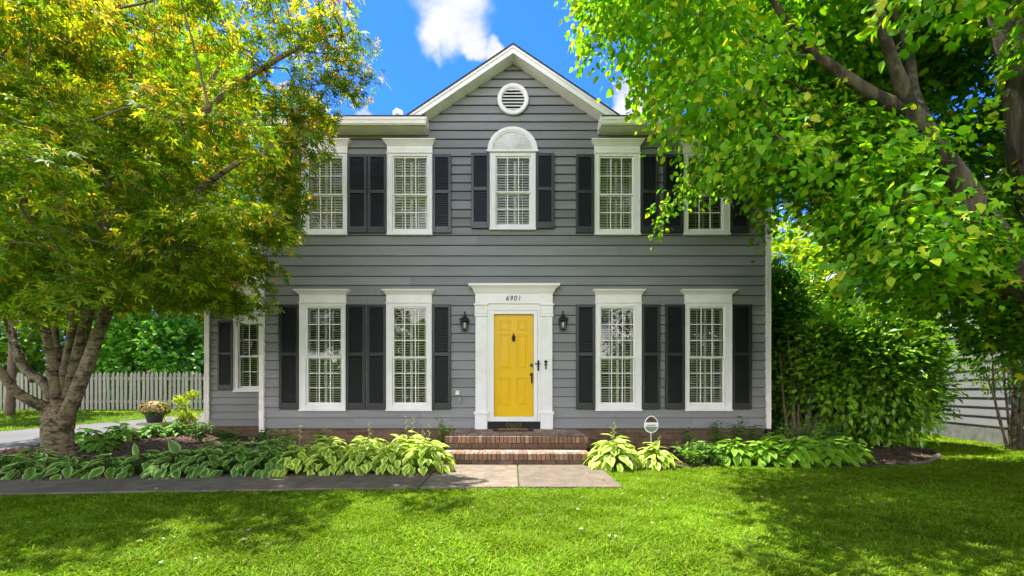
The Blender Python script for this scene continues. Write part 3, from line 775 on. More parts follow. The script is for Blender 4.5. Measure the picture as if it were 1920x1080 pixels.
lantern(1054.4, 602, 'black wall lantern on the grey siding right of the front door')
# ================================================================== ground
def grid_ground():
    xs = np.r_[-900, -300, -120, -60, -40, np.arange(-30, 20.1, .5), 30, 60, 120, 300, 900]
    ys = np.r_[-300, -100, -50, -30, -20, np.arange(-12, 26.1, .5), 35, 60, 120, 300, 900]
    mb = MB(); X, Y = np.meshgrid(xs, ys, indexing='ij'); Z = terrain(X, Y)
    mb.v = [tuple(p) for p in np.stack([X, Y, Z], -1).reshape(-1, 3)]
    n = len(ys); mb.f = [(i * n + j, (i + 1) * n + j, (i + 1) * n + j + 1, i * n + j + 1) for i in range(len(xs) - 1) for j in range(n - 1)]
    return tag(mb.build('ground', M['soil'], smooth=True), kind='structure')
grid_ground()

EXCL = []
# driveway at the left
_, poly = strip('driveway', [(-12.9, -3.2), (-12.4, 0), (-12.1, 1.95), (-10.75, 4.4), (-10.2, 6.2), (-10.0, 7.0)], [(-9.9, -3.2), (-9.35, -.9), (-9.3, 1.2), (-9.2, 2.9), (-8.2, 4.4), (-7.4, 7.0)], 40, 10, M['asphalt'], .012, 'structure'); EXCL.append(poly)
# planting beds
BEDF = [(-9.9, -3.12), (-7, -3.02), (-4, -2.93), (-1.45, -2.86), (-1.12, -2.3), (-1.0, -2.08)]
_, poly = strip('mulch_bed', BEDF, [(-9.3, -.2), (-7.5, .06), (-5, .06), (-2.5, .06), (-1.4, .06), (-1.0, .06)], 60, 16, M['mulch'], .02, 'structure', rag=.012); EXCL.append(poly); BED1 = poly
_, poly = strip('mulch_bed', [(-9.32, -.2), (-9.25, 1.0), (-9.1, 2.6)], [(-4.7, .05), (-4.7, 1.0), (-4.7, 2.3)], 20, 20, M['mulch'], .022, 'structure'); EXCL.append(poly); BED2 = poly
_, poly = strip('mulch_bed', [(1.26, -2.1), (2.2, -2.22), (3.2, -2.05), (4.3, -2.15), (5.3, -2.2), (6.3, -1.85), (7.2, -1.15), (7.75, -.4), (7.6, .3)], [(1.2, .06), (2, .06), (3, .06), (4, .06), (4.85, .06), (5.6, .8), (6.2, 1.4), (6.8, 1.6), (7.2, 1.2)], 60, 16, M['mulch'], .02, 'structure', rag=.015); EXCL.append(poly); BED3 = poly
_, poly = strip('bare_soil', [(8.0, 1.1), (9.0, .75), (10.1, .1)], [(8.5, 2.2), (9.6, 1.9), (10.5, 1.2)], 14, 6, M['dirt'], .008, 'structure', rag=.06)

# flagstone walkway: separate slabs with mossy joints
wk = MB()
wk.setcol((.055, .06, .025)); 
WF = lambda x: -3.62 - .075 * max(0, -x - .5) + .01 * math.sin(x * 3)
WB = lambda x: -2.04 if x > -1.15 else -2.8
xs_ = [-10, -8.75, -7.6, -6.3, -5.15, -4.1, -2.95, -1.75, -1.05, .08, 1.27]
for i in range(len(xs_) - 1):
    a, b = xs_[i], xs_[i + 1]
    sk = random.uniform(-.10, .10) if i not in (0, len(xs_) - 2) else 0
    ya0, ya1 = WF(a), WB(a + .02); yb0, yb1 = WF(b), WB(b - .02)
    if b <= -1.04: sl = -.26
    else: sl = 0
    g = .009; c0 = random.uniform(.85, 1.15); tint = random.uniform(-.02, .02)
    wk.setcol((.150 * c0, (.112 + tint * .25) * c0, (.078 + tint * .3) * c0))
    zz = .034 + random.uniform(-.003, .003)
    pts = [(a + g + sl, ya0), (b - g + (sl if b < -1.06 else 0), yb0), (b - g - (sl * .4 if b < -1.06 else 0), yb1), (a + g - sl * .4 if a > -9.9 else a, ya1 if not (a == -1.05) else -2.04)]
    if a == -1.05: pts[0] = (a + g + .0, ya0); pts[3] = (a + g, -2.05)
    if b == -1.05: pts[1] = (b - g, yb0); pts[2] = (b - g, -2.3)
    n = 4
    wk.add([(x, y, -.03) for x, y in pts] + [(x + .000, y, zz) for x, y in pts], [(0, 1, 5, 4), (1, 2, 6, 5), (2, 3, 7, 6), (3, 0, 4, 7), (4, 5, 6, 7)])
wko = tag(wk.build('walkway', M['flag'], bevel=.006), kind='structure')
wpoly = [(-10.2, WF(-10)), (-5, WF(-5)), (-2, WF(-2)), (1.27, WF(1.2)), (1.27, -2.04), (-1.2, -2.04), (-1.4, -2.84), (-10.2, -2.84)]
EXCL.append(wpoly)
mj = MB(); mj.add([(x, y, .016) for x, y in wpoly], [tuple(range(len(wpoly)))]); tag(mj.build('walkway_joint', M['soil']), kind='structure')

# ---- brick steps
steps = thing('brick_steps', 'red brick front steps with a broad landing below the yellow door', 'steps', (0, 0, 0))
BR = [(.215, .115, .072), (.25, .145, .095), (.175, .092, .058), (.28, .185, .125), (.215, .135, .092), (.15, .085, .055)]
GY = [(.34, .26, .21), (.30, .21, .16), (.38, .30, .25), (.27, .18, .135), (.33, .23, .17)]
def brick(mb, x0, x1, y0, y1, z0, z1, pal, sc=1.0):
    c = random.choice(pal); g = random.uniform(.8, 1.2) * sc; mb.setcol([v * g for v in c])
    j = lambda: random.uniform(-.0018, .0018)
    mb.box(x0 + j(), x1 + j(), y0 + j(), y1, z0, z1 + j())
def flight(name, x0, x1, yf, yb, z0, z1, zr, pave):
    """rowlock nosing along the front, running courses below it, flat paving behind it"""
    mb = MB(); n = round((x1 - x0) / .0665); w = (x1 - x0) / n
    for k in range(n): brick(mb, x0 + k * w + .004, x0 + (k + 1) * w - .004, yf, yf + .20, zr, z1, BR)
    nb = round((x1 - x0) / .21); rows = max(1, round((zr - z0) / .075)); hb = (zr - z0) / rows
    for r_ in range(rows):
        for k in range(-1, nb + 1):
            a = x0 + .02 + (k + (.5 if r_ % 2 else 0)) * .21; b = min(a + .20, x1 - .02); a = max(a, x0 + .02)
            if b - a > .03: brick(mb, a, b, yf + .022, yf + .1, z0 + r_ * hb + .003, z0 + (r_ + 1) * hb - .006, BR, .62)
    if pave:
        y = yf + .21; r_ = 0
        while y < yb - .02:
            y1 = min(y + .205, yb); m = round((x1 - x0) / .105); ww = (x1 - x0) / m
            off = ww * .5 if r_ % 2 else 0
            for k in range(m + (1 if off else 0)):
                a = max(x0 + k * ww - off, x0); b = min(x0 + (k + 1) * ww - off, x1)
                if b - a > .02: brick(mb, a + .004, b - .004, y + .004, y1 - .004, z1 - .06, z1 - .001, GY if y > yf + .5 else GY + BR[:2])
            y = y1; r_ += 1
        for sx, xa in ((-1, x0), (1, x1)):
            yy = yf + .21
            while yy < yb - .05:
                q = min(yy + .20, yb)
                for r2 in range(3):
                    z_a = z0 + (z1 - .065 - z0) * r2 / 3; z_b = z0 + (z1 - .065 - z0) * (r2 + 1) / 3
                    if sx < 0: brick(mb, xa + .01, xa + .1, yy, q - .01, z_a + .003, z_b - .006, BR, .7)
                    else: brick(mb, xa - .1, xa - .01, yy, q - .01, z_a + .003, z_b - .006, BR, .7)
                yy += .21
    o = mb.build(name, M['brick'], steps, bevel=.004)
    k = MB(); k.box(x0 + .03, x1 - .03, yf + .032, yb, z0 - .1 if z0 < .1 else z0 - .02, z1 - .012); k.build('mortar_core', M['mortar'], o)
    return o
flight('landing', -1.075, 1.215, -1.56, -.0, .205, .402, .297, True)
flight('step', -1.04, 1.17, -2.05, -1.555, .02, .195, .10, True)

dmt = thing('doormat', 'black rubber doormat with a gold scroll print on the brick landing', 'doormat', (.02, -.40, .404))
m_ = MB(); m_.loft([(0, -.37, .37, -.24), (.012, -.37, .37, -.24), (.016, -.355, .355, -.225)], .24); m_.build('mat_pad', M['mat'], dmt)
sc = MB()
for k in range(-4, 5):
    x0 = k * .062; h = .05 + .02 * math.cos(k)
    sc.tube([(x0 - .03, -.10, .017), (x0 - .02, -.10 + h * 2, .017), (x0 + .01, -.06 + h * 2, .017), (x0 + .025, -.03 + h, .017), (x0, -.06 + h * .5, .017), (x0 + .03, -.11, .017)], [.007] * 6, 5)
for sy in (-1, 1):
    sc.tube([(x, sy * .15 + .02 + .012 * math.sin(x * 60 + sy), .017) for x in np.linspace(-.27, .27, 40)], [.006] * 40, 4, 1)
sc.build('gold_print', M['gold'], dmt)

# ================================================================== lawn
def grass_mesh(name, xy, hmean, width, seed, cols, wts):
    N = len(xy); rg = np.random.default_rng(seed)
    z = terrain(xy[:, 0], xy[:, 1])
    a = rg.random(N) * 2 * math.pi
    # tufts lean together
    lean = np.sin(xy[:, 0] * 9.1 + np.cos(xy[:, 1] * 7.3) * 2) * 1.6 + np.cos(xy[:, 1] * 11.7 + xy[:, 0] * 3) * 1.4
    a = np.where(rg.random(N) < .55, lean + rg.normal(0, .7, N), a)
    clump = .5 + .5 * np.sin(xy[:, 0] * 6.3 + 1.7 * np.sin(xy[:, 1] * 4.1)) * np.sin(xy[:, 1] * 5.7 + 1.3 * np.sin(xy[:, 0] * 3.7))
    h = hmean * np.clip(rg.normal(1, .28, N), .45, 1.9) * (.8 + .4 * clump)
    bend = h * np.clip(rg.normal(.75, .35, N), .1, 1.6)
    w = width * np.clip(rg.normal(1, .25, N), .5, 1.7)
    dx, dy = np.cos(a), np.sin(a); sx, sy = -dy, dx
    tw = rg.normal(0, .5, N)
    V = np.zeros((N, 7, 3), np.float32)
    def row(t): # position along an arching blade
        f = bend * t ** 1.7; zz = h * (t - .38 * t ** 2.4)
        return np.stack([xy[:, 0] + dx * f + sx * tw * h * t * t * .4, xy[:, 1] + dy * f + sy * tw * h * t * t * .4, z + zz - .004], 1)
    S_ = np.stack([sx, sy, np.zeros(N)], 1)
    for i, (t, ww) in enumerate(((0, .8), (.4, 1.), (.75, .75))):
        c = row(t); V[:, 2 * i] = c - S_ * (w * ww)[:, None]; V[:, 2 * i + 1] = c + S_ * (w * ww)[:, None]
    V[:, 6] = row(1.0)
    tf = [(0, 1, 3, 2), (2, 3, 5, 4), (4, 5, 6)]; sizes = np.array([4, 4, 3]); idx = np.concatenate([np.array(q) for q in tf]); nl = 11
    me = bpy.data.meshes.new(name)
    me.vertices.add(N * 7); me.vertices.foreach_set('co', V.ravel())
    me.loops.add(N * nl); me.loops.foreach_set('vertex_index', (idx[None] + (np.arange(N) * 7)[:, None]).ravel().astype(np.int32))
    me.polygons.add(N * 3); me.polygons.foreach_set('loop_start', (np.array([0, 4, 8])[None] + (np.arange(N) * nl)[:, None]).ravel().astype(np.int32))
    me.polygons.foreach_set('use_smooth', np.ones(N * 3, bool))
    me.update(calc_edges=True); me.validate()
    c = palette(cols, wts, N, .24)
    patch = 1 + .22 * np.sin(xy[:, 0] * 1.7 + 2 * np.sin(xy[:, 1] * .9)) * np.cos(xy[:, 1] * 2.1 + xy[:, 0] * .6)
    dry = np.clip(np.sin(xy[:, 0] * 2.9 + 1.1 * np.sin(xy[:, 1] * 3.3 + 1)) * np.sin(xy[:, 1] * 2.3 + 1.7 * np.cos(xy[:, 0] * 1.3)) - .45 + rg.normal(0, .18, N), 0, .5)
    c = np.clip(c * patch[:, None] * (1 - dry[:, None]) + dry[:, None] * np.array([.16, .24, .014]), .003, 1)
    C = np.ones((N, 7, 4), np.float32); C[:, :, :3] = c[:, None, :]
    me.color_attributes.new('Col', 'FLOAT_COLOR', 'POINT').data.foreach_set('color', C.ravel())
    me.materials.append(M['grass'])
    o = bpy.data.objects.new(name, me); COL.objects.link(o)
    return tag(o, kind='stuff')

def scatter(x0, x1, y0, y1, dens, keep=None):
    N = int((x1 - x0) * (y1 - y0) * dens)
    p = np.c_[RNG.uniform(x0, x1, N), RNG.uniform(y0, y1, N)]
    ok = np.ones(N, bool)
    jx, jy = RNG.normal(0, .03, N), RNG.normal(0, .03, N)
    for poly in EXCL: ok &= ~inside(poly, p[:, 0] + jx, p[:, 1] + jy)
    d = p[:, 1] + DIST
    ok &= np.abs(p[:, 0]) < 1.125 * d + .9
    if keep is not None: ok &= keep(p)
    return p[ok]
GC = [(.105, .215, .006), (.14, .255, .008), (.185, .29, .010), (.065, .145, .006), (.25, .30, .03), (.34, .37, .04), (.22, .17, .06)]
GW = [.33, .28, .17, .13, .05, .02, .03]
near = np.vstack([scatter(-7, 7, -6.15, -4.6, 13500), scatter(-4, 4, -7.8, -6.15, 3500)]); mid = scatter(-8, 10, -4.6, -1.6, 9000)
grass_mesh('lawn_grass', np.vstack([near, mid]), 0.044, .0031, 3, GC, GW)
far = scatter(1, 13, -1.6, 4, 2300, lambda p: p[:, 0] > 6.0)
back = scatter(-22, -9.3, -2, 9.5, 620, lambda p: p[:, 0] < -9.3)
grass_mesh('lawn_grass', np.vstack([far, back]), .055, .0065, 4, GC, GW)
# small fallen leaves and petals on lawn and path
N = 380; p = np.c_[RNG.uniform(-6, 7, N), RNG.uniform(-6, -2.1, N)]
tag(leaf_mesh('fallen_leaves', *OVATE, np.c_[p, np.full(N, .045)], np.c_[unit(N)[:, :2], np.zeros(N)] + 1e-3, np.c_[RNG.normal(0, .25, (N, 2)), np.ones(N)], RNG.uniform(.018, .045, N),
          palette([(.30, .30, .14), (.16, .09, .03), (.45, .42, .30), (.20, .22, .05)], [3, 3, 2, 3], N), M['petal']), kind='stuff')
# bark chips
N = 9000; b = [np.c_[RNG.uniform(-9.4, 7.8, N * 3), RNG.uniform(-3.1, 2.6, N * 3)]]; p = b[0]
ok = inside(BED1, p[:, 0], p[:, 1]) | inside(BED2, p[:, 0], p[:, 1]) | inside(BED3, p[:, 0], p[:, 1]); p = p[ok]; N = len(p)
CH = ([(-.16, 0, 0), (.16, 0, .04), (.13, 1, .05), (-.13, 1, -.02), (0, .5, .16)], [(0, 1, 4), (1, 2, 4), (2, 3, 4), (3, 0, 4)])
tag(leaf_mesh('bark_chips', *CH, np.c_[p, terrain(p[:, 0], p[:, 1]) + .026], np.c_[unit(N)[:, :2], RNG.normal(0, .25, N)], np.c_[RNG.normal(0, .4, (N, 2)), np.ones(N)], RNG.uniform(.03, .075, N),
          palette([(.085, .045, .025), (.14, .08, .05), (.045, .025, .016), (.20, .13, .085)], [4, 3, 3, 1], N), M['chip']), kind='stuff')

# ================================================================== hostas and low plants
def hosta_leaf_grid(nu=6):
    v = []; f = []; wprof = [.10, .80, 1.0, .86, .52, .02]
    for i in range(nu):
        t = i / (nu - 1)
        for k, s_ in enumerate((-1, -.74, -.3, .3, .74, 1)):
            w = .5 * .62 * wprof[i] * s_
            z = .10 * abs(s_) ** 1.5 * (1 - t * .6) - .42 * t ** 2.1 + .02 * math.sin(t * 14 + s_ * 2) * abs(s_)
            v.append((w, t, z))
    for i in range(nu - 1):
        for k in range(5): f.append((i * 6 + k, (i + 1) * 6 + k, (i + 1) * 6 + k + 1, i * 6 + k + 1))
    return v, f
HV, HF = hosta_leaf_grid()
HM = lambda e: np.array([[1, e, 0, 0, e, 1]] * 6, float).ravel()
def hosta(loc, r, h, nleaf, leaf, ccen, cmar, label, group, stalks=0, seed=0):
    rg = np.random.default_rng(seed)
    root_z = float(terrain(loc[0], loc[1])) + .02; nleaf = int(nleaf * 1.75); leaf = leaf * .74; h = h * .88
    o = thing('hosta', label, 'plant', (loc[0], loc[1], root_z), rg.random() * 6.28, group)
    t = np.sqrt((np.arange(nleaf) + .5) / nleaf); a = np.arange(nleaf) * 2.39996 + rg.normal(0, .25, nleaf)
    rad = r * (.12 + .80 * t) * rg.uniform(.85, 1.12, nleaf)
    hh = h * (1 - .80 * t ** 1.8) * rg.uniform(.82, 1.12, nleaf)
    dirh = np.c_[np.cos(a), np.sin(a)]
    L = leaf * rg.uniform(.72, 1.15, nleaf)
    pos = np.c_[dirh * (rad - L * .45)[:, None], np.maximum(hh, .035)]
    up = .55 - .95 * t + rg.normal(0, .18, nleaf)
    f = np.c_[dirh + rg.normal(0, .22, (nleaf, 2)), up]
    n = np.c_[dirh * (.35 + .6 * t)[:, None], np.ones(nleaf)] + rg.normal(0, .16, (nleaf, 3))
    g = rg.normal(1, .14, (nleaf, 1))
    Cc = np.array(ccen)[None] * g; Cm = np.array(cmar)[None] * g
    k = len(HV)
    lm = leaf_mesh('leaves', HV, HF, pos, f, n, np.c_[L * rg.uniform(.85, 1.12, nleaf), L, L], Cc, M['hosta'], o)
    HMARG = HM(.8 if ccen[0] > .12 else .22)
    C = np.ones((nleaf, k, 4), np.float32); C[:, :, :3] = Cc[:, None] * (1 - HMARG)[None, :, None] + Cm[:, None] * HMARG[None, :, None]
    lm.data.color_attributes['Col'].data.foreach_set('color', C.ravel()); lm.data.polygons.foreach_set('use_smooth', [True] * len(lm.data.polygons))
    st = MB(); st.setcol([c * .8 for c in ccen])
    for i in range(nleaf):
        e = pos[i]; st.tube([(dirh[i, 0] * .02, dirh[i, 1] * .02, -.02), (e[0] * .45, e[1] * .45, e[2] * .72), tuple(e + np.array([0, 0, .004]))], [.006, .005, .004], 4, 2, cap=False)
    st.build('stems', M['hosta'], o)
    for q in range(stalks):
        s2 = MB(); aa = rg.random() * 6.28; H = h * rg.uniform(1.35, 1.9); s2.setcol((.20, .26, .06))
        s2.tube([(0, 0, 0), (.05 * math.cos(aa), .05 * math.sin(aa), H * .6), (.12 * math.cos(aa), .12 * math.sin(aa), H)], [.004, .0035, .002], 4, 3)
        for b_ in range(7):
            z = H * (.72 + .28 * b_ / 7); x = .10 * z / H * math.cos(aa); y = .10 * z / H * math.sin(aa)
            s2.setcol((.36, .38, .18)); s2.add([(x, y, z), (x + .02 * math.cos(b_ * 2), y + .02 * math.sin(b_ * 2), z + .012), (x + .03 * math.cos(b_ * 2), y + .03 * math.sin(b_ * 2), z - .012)], [(0, 1, 2)])
        s2.build('flower_stalk', M['hosta'], o)
    return o
def G(px, py):  # where the ground shows at that pixel
    d = EYE * FPX / (py - HORIZON); x = (px - CX) / FPX * d
    for _ in range(6):
        d = (EYE - float(terrain(x, d - DIST))) * FPX / (py - HORIZON); x = (px - CX) / FPX * d
    return x, d - DIST
BRT = ((.165, .285, .016), (.50, .55, .14)); MIDG = ((.085, .185, .018), (.30, .36, .12)); DRK = ((.050, .130, .018), (.34, .44, .14)); GRN = ((.12, .25, .014), (.19, .31, .03))
def hrow(items, cc, group, names, seed):
    for i, ((px, d), (r, h, nl, lf, st)) in enumerate(items):
        y = d - DIST; x = (px - CX) / FPX * d
        hosta((x, y), r, h, nl, lf, cc[0], cc[1], names[i], group, st, seed + i)
gb = 'hostas in the bed left of the steps'
hrow([((800, 6.28), (.46, .46, 62, .22, 2)), ((738, 6.25), (.42, .42, 54, .21, 0)), ((680, 6.22), (.43, .42, 54, .21, 1)), ((620, 6.2), (.42, .40, 52, .21, 0)), ((560, 6.15), (.42, .38, 50, .21, 1)),
      ((765, 6.85), (.45, .50, 52, .22, 2)), ((690, 6.8), (.42, .46, 46, .21, 1)), ((615, 6.8), (.42, .44, 46, .21, 0))], BRT, gb,
     ['lime hosta with cream edges touching the left end of the brick steps', 'lime hosta second from the left end of the brick steps in the front row', 'lime hosta below the gap between the two tall left windows', 'lime hosta in front of the tall left window shutters',
      'lime hosta where the bright row turns to dark hostas', 'lime hosta with flower stalks behind the front row beside the steps', 'lime hosta behind the front row below the second tall window', 'lime hosta behind the front row below the leftmost tall window'], 100)
hrow([((505, 6.1), (.44, .38, 46, .23, 0)), ((450, 6.1), (.42, .36, 42, .23, 0)), ((395, 6.05), (.44, .36, 42, .24, 0)), ((335, 6.05), (.42, .34, 40, .24, 0)), ((275, 6.05), (.40, .32, 36, .24, 0)),
      ((545, 6.75), (.42, .40, 40, .22, 0)), ((470, 6.75), (.42, .38, 40, .22, 0)), ((395, 6.7), (.42, .36, 38, .22, 0)), ((510, 7.5), (.36, .34, 30, .2, 0)), ((440, 7.6), (.36, .32, 30, .2, 0))], DRK, gb,
     ['dark green hosta at the right end of the shaded row', 'dark green hosta below the main corner downspout in the shaded row', 'dark green hosta below the wing corner in the shaded row', 'dark green hosta in the middle of the shaded row left of the wing', 'dark green hosta at the left end of the crowded shaded row',
      'dark hosta in the second row below the leftmost tall window shutter', 'dark hosta in the second row below the corner downspout', 'dark hosta in the second row below the small wing window', 'small dark hosta against the foundation by the corner downspout', 'small dark hosta against the wing foundation'], 200)
hrow([((205, 5.95), (.40, .27, 26, .25, 0)), ((140, 5.95), (.42, .26, 26, .25, 0)), ((70, 5.95), (.42, .26, 26, .25, 0)), ((5, 6.0), (.42, .28, 26, .25, 0)), ((-50, 6.2), (.42, .28, 24, .25, 0)), ((60, 6.6), (.4, .28, 24, .24, 0))], DRK, gb,
     ['flat dark hosta to the right of the maple trunk by the walkway', 'flat dark hosta in front of the maple trunk', 'flat dark hosta left of the maple trunk by the walkway', 'dark hosta at the left edge of the walkway bed', 'dark hosta partly cut off at the far left of the bed', 'dark hosta behind the walkway row left of the maple trunk'], 300)
hrow([((165, 8.9), (.36, .34, 30, .25, 0)), ((225, 9.4), (.38, .36, 34, .26, 0)), ((285, 10.0), (.34, .30, 30, .22, 0)), ((330, 10.4), (.34, .30, 30, .22, 0)), ((190, 8.3), (.34, .26, 24, .22, 0))],
     ((.08, .18, .020), (.11, .22, .03)), 'green hostas along the driveway edge',
     ['green hosta beside the maple trunk along the driveway', 'broad green hosta along the driveway left of the flower pot', 'small green hosta just left of the flower pot pedestal', 'small green hosta below the flower pot pedestal', 'low green hosta on the mulch right of the maple trunk'], 400)
gr_ = 'hostas in the bed right of the steps'
hrow([((1150, 6.62), (.44, .44, 62, .24, 2)), ((1226, 6.68), (.36, .34, 46, .21, 1))], BRT, gr_, ['lime hosta with cream edges touching the right end of the brick steps', 'smaller lime hosta in front of the security sign'], 500)
hrow([((1375, 6.95), (.36, .40, 40, .24, 0)), ((1432, 6.9), (.36, .38, 40, .24, 0)), ((1490, 6.85), (.40, .40, 46, .26, 0)), ((1548, 6.9), (.38, .38, 40, .25, 0)), ((1592, 7.1), (.36, .36, 34, .25, 0)), ((1455, 7.5), (.40, .44, 36, .24, 0)), ((1530, 7.5), (.40, .44, 36, .24, 0))], GRN, gr_,
     ['green hosta below the rightmost tall window', 'green hosta below the right downspout', 'green hosta in the middle of the row before the dark shrub', 'green hosta in front of the dark shrub', 'green hosta at the right end of the row on the bare mulch', 'green hosta behind the row beside the right downspout foot', 'green hosta behind the row at the foot of the dark shrub'], 600)

def leafy_plant(px, d, h, w, nst, label, group, col, seed, leaf=.075):
    rg = np.random.default_rng(seed); x = (px - CX) / FPX * d; y = d - DIST
    o = thing('leafy_plant', label, 'plant', (x, y, float(terrain(x, y)) + .02), 0, group)
    st = MB(); st.setcol((.09, .13, .03)); pos = []; f = []
    for k in range(nst):
        a = rg.random() * 6.28; r_ = w * rg.random(); H = h * rg.uniform(.6, 1.1)
        tip = np.array([r_ * math.cos(a), r_ * math.sin(a), H]); st.tube([(0, 0, -.02), tip * (.4, .4, .55), tip], [.006, .005, .002], 4, 2)
        for q in range(11):
            t = .35 + .65 * q / 10; b = rg.random() * 6.28
            pos.append(tip * (t, t, t)); f.append((math.cos(b), math.sin(b), rg.uniform(-.2, .6)))
    st.build('stems', M['hosta'], o)
    N = len(pos); leaf_mesh('leaves', *LANCE, np.array(pos), np.array(f), np.c_[rg.normal(0, .35, (N, 2)), np.ones(N)], leaf * rg.uniform(.7, 1.25, N) * 1.5, palette([col, tuple(c * 1.5 for c in col), tuple(c * .6 for c in col)], [4, 2, 2], N), M['hosta'], o)
    return o
gl = 'low leafy plants along the foundation'
for i, (px, d, h, w, n, lab, c) in enumerate([
    (1290, 7.0, .30, .22, 16, 'low leafy plant right of the small lime hosta', (.085, .17, .025)), (1325, 7.1, .32, .24, 16, 'low leafy plant between the small lime hosta and the green hostas', (.06, .14, .02)),
    (1345, 8.2, .55, .24, 14, 'sprig against the brick foundation below the rightmost tall window', (.07, .15, .022)), (1385, 8.3, .60, .22, 12, 'taller sprig against the brick foundation right of the first sprig', (.07, .16, .025)), (1408, 8.2, .50, .2, 10, 'sprig against the foundation beside the right downspout', (.06, .14, .02)),
    (1290, 8.2, .45, .2, 8, 'thin sprig against the foundation right of the security sign', (.06, .13, .02)), (1500, 7.9, .62, .42, 34, 'pale green leafy plant below the dark shrub stems', (.095, .185, .03)), (1560, 7.8, .5, .4, 26, 'leafy plant at the right foot of the dark shrub', (.06, .14, .02)),
    (505, 8.1, .42, .25, 14, 'sprig against the brick foundation beside the corner downspout', (.07, .15, .025)), (535, 8.2, .40, .2, 10, 'sprig against the foundation below the leftmost tall window', (.10, .19, .03)),
    (1300, 6.75, .24, .24, 22, 'low leafy plant filling the mulch right of the small lime hosta', (.09, .18, .02)), (1338, 6.8, .26, .25, 22, 'low leafy plant touching the first green hosta of the right bed', (.08, .17, .02)),
    (830, 8.0, .60, .2, 12, 'bright sprig against the foundation left of the landing', (.17, .25, .03)), (600, 7.9, .45, .3, 12, 'thin sprig behind the lime hostas by the foundation', (.12, .20, .03)), (375, 9.6, .42, .40, 30, 'ferny plant on the mulch in front of the wing foundation', (.05, .12, .022)), (425, 8.9, .36, .35, 24, 'ferny plant on the mulch left of the corner downspout', (.045, .11, .02))]):
    leafy_plant(px, d, h, w, n, lab, gl, c, 900 + i)

def mound_shrub(name, label, c, r, N, leaf, shape, m, cols, wts, group=None, stems=5, parent_z=None, sm=.012, shell=.5, seed=0, bark='twig', tips=None):
    o = thing(name, label, 'shrub', (c[0], c[1], parent_z if parent_z is not None else float(terrain(c[0], c[1]))), 0, group)
    cz = c[2] - o.location.z
    K = max(6, N // 90); cc, cd = ellipse_pts(K, (0, 0, cz), np.array(r) * .88, shell)
    i = RNG.integers(0, K, N); off = unit(N) * (RNG.random((N, 1)) ** .5) * np.array(r).mean() * .30
    p = cc[i] + off; out = p - np.array([0, 0, cz]); out /= np.linalg.norm(out, axis=1)[:, None]
    f = out + unit(N) * .75 + (0, 0, -.1); n = out * .8 + np.array([0, 0, .7]) + unit(N) * .55
    ok = p[:, 2] > .04; p, f, n = p[ok], f[ok], n[ok]; N = len(p)
    cl = palette(cols, wts, N)
    if tips:    # new growth at the shoot ends; inner leaves darkened to paint interior shade
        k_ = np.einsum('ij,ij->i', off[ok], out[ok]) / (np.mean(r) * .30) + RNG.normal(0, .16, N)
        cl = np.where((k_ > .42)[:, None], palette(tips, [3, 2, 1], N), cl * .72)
    leaf_mesh('foliage', *shape, p, f, n, leaf * RNG.uniform(.65, 1.25, N), cl, m, o)
    s = MB()
    for k in range(stems):
        a = 6.28 * k / stems + random.random(); e = cc[random.randrange(K)]
        b0 = np.array([.12 * r[0] * math.cos(a), .12 * r[1] * math.sin(a), -.03])
        s.tube([b0, b0 * .5 + e * .4 + (0, 0, .1 * r[2]), e], [sm, sm * .8, sm * .35], 6, 3, .1)
    s.build('stems', M[bark], o, True)
    return o
# yellow-green clump at the wing corner
x, y = (362 - CX) / FPX * 11.2, 2.3
mound_shrub('golden_shrub', 'yellow green shrub beside the wing corner downspout', (-7.95, 2.5, .62), (.42, .45, .5), 900, .10, LANCE, M['leaf'], [(.22, .25, .02), (.13, .20, .02), (.30, .22, .02)], [4, 4, 1], stems=6)
mound_shrub('golden_shrub', 'low golden plant on the mulch right of the flower pot', (-8.45, 2.4, .42), (.40, .4, .28), 500, .09, LANCE, M['leaf'], [(.24, .24, .02), (.15, .21, .02), (.34, .22, .03)], [4, 3, 1], stems=6)

# flower pot on its pedestal
px_, d_ = 290, 10.5
fx, fy = (px_ - CX) / FPX * d_, d_ - DIST; fz = EYE + (HORIZON - 792) / FPX * d_
gz = float(terrain(fx, fy))
pd = thing('garden_pedestal', 'grey stone pedestal with a flat slab top under the flower pot', 'pedestal', (fx, fy, gz))
m_ = MB(); m_.lathe([(.16, 0), (.16, .04), (.11, .07), (.10, fz - gz - .09), (.14, fz - gz - .05)], (0, 0, 0), 16); m_.build('column', M['stone'], pd, True)
m_ = MB(); m_.box(-.27, .27, -.2, .2, fz - gz - .055, fz - gz); m_.build('slab', M['stone'], pd, bevel=.01)
fp = thing('flower_pot', 'charcoal pot of pale orange flowers on the stone pedestal', 'flower pot', (fx, fy, fz + .002))
m_ = MB(); m_.lathe([(.13, 0), (.145, .03), (.195, .20), (.20, .215), (.215, .22), (.215, .26), (.19, .26), (.18, .2)], (0, 0, 0), 24); m_.build('pot', M['pot'], fp, True)
N = 420; p, dd = ellipse_pts(N, (0, 0, .31), (.31, .28, .16), .75); ok = p[:, 2] > .22; p, dd = p[ok], dd[ok]
leaf_mesh('foliage', *OVATE, p * (.9, .9, .97), dd + unit(len(p)) * .5, dd + unit(len(p)) * .4, RNG.uniform(.05, .09, len(p)), palette([(.06, .13, .02), (.10, .16, .03)], [1, 1], len(p)), M['leaf'], fp)
N = 330; p, dd = ellipse_pts(N, (0, 0, .32), (.31, .28, .165), .97); ok = p[:, 2] > .25; p, dd = p[ok], dd[ok]; N = len(p)
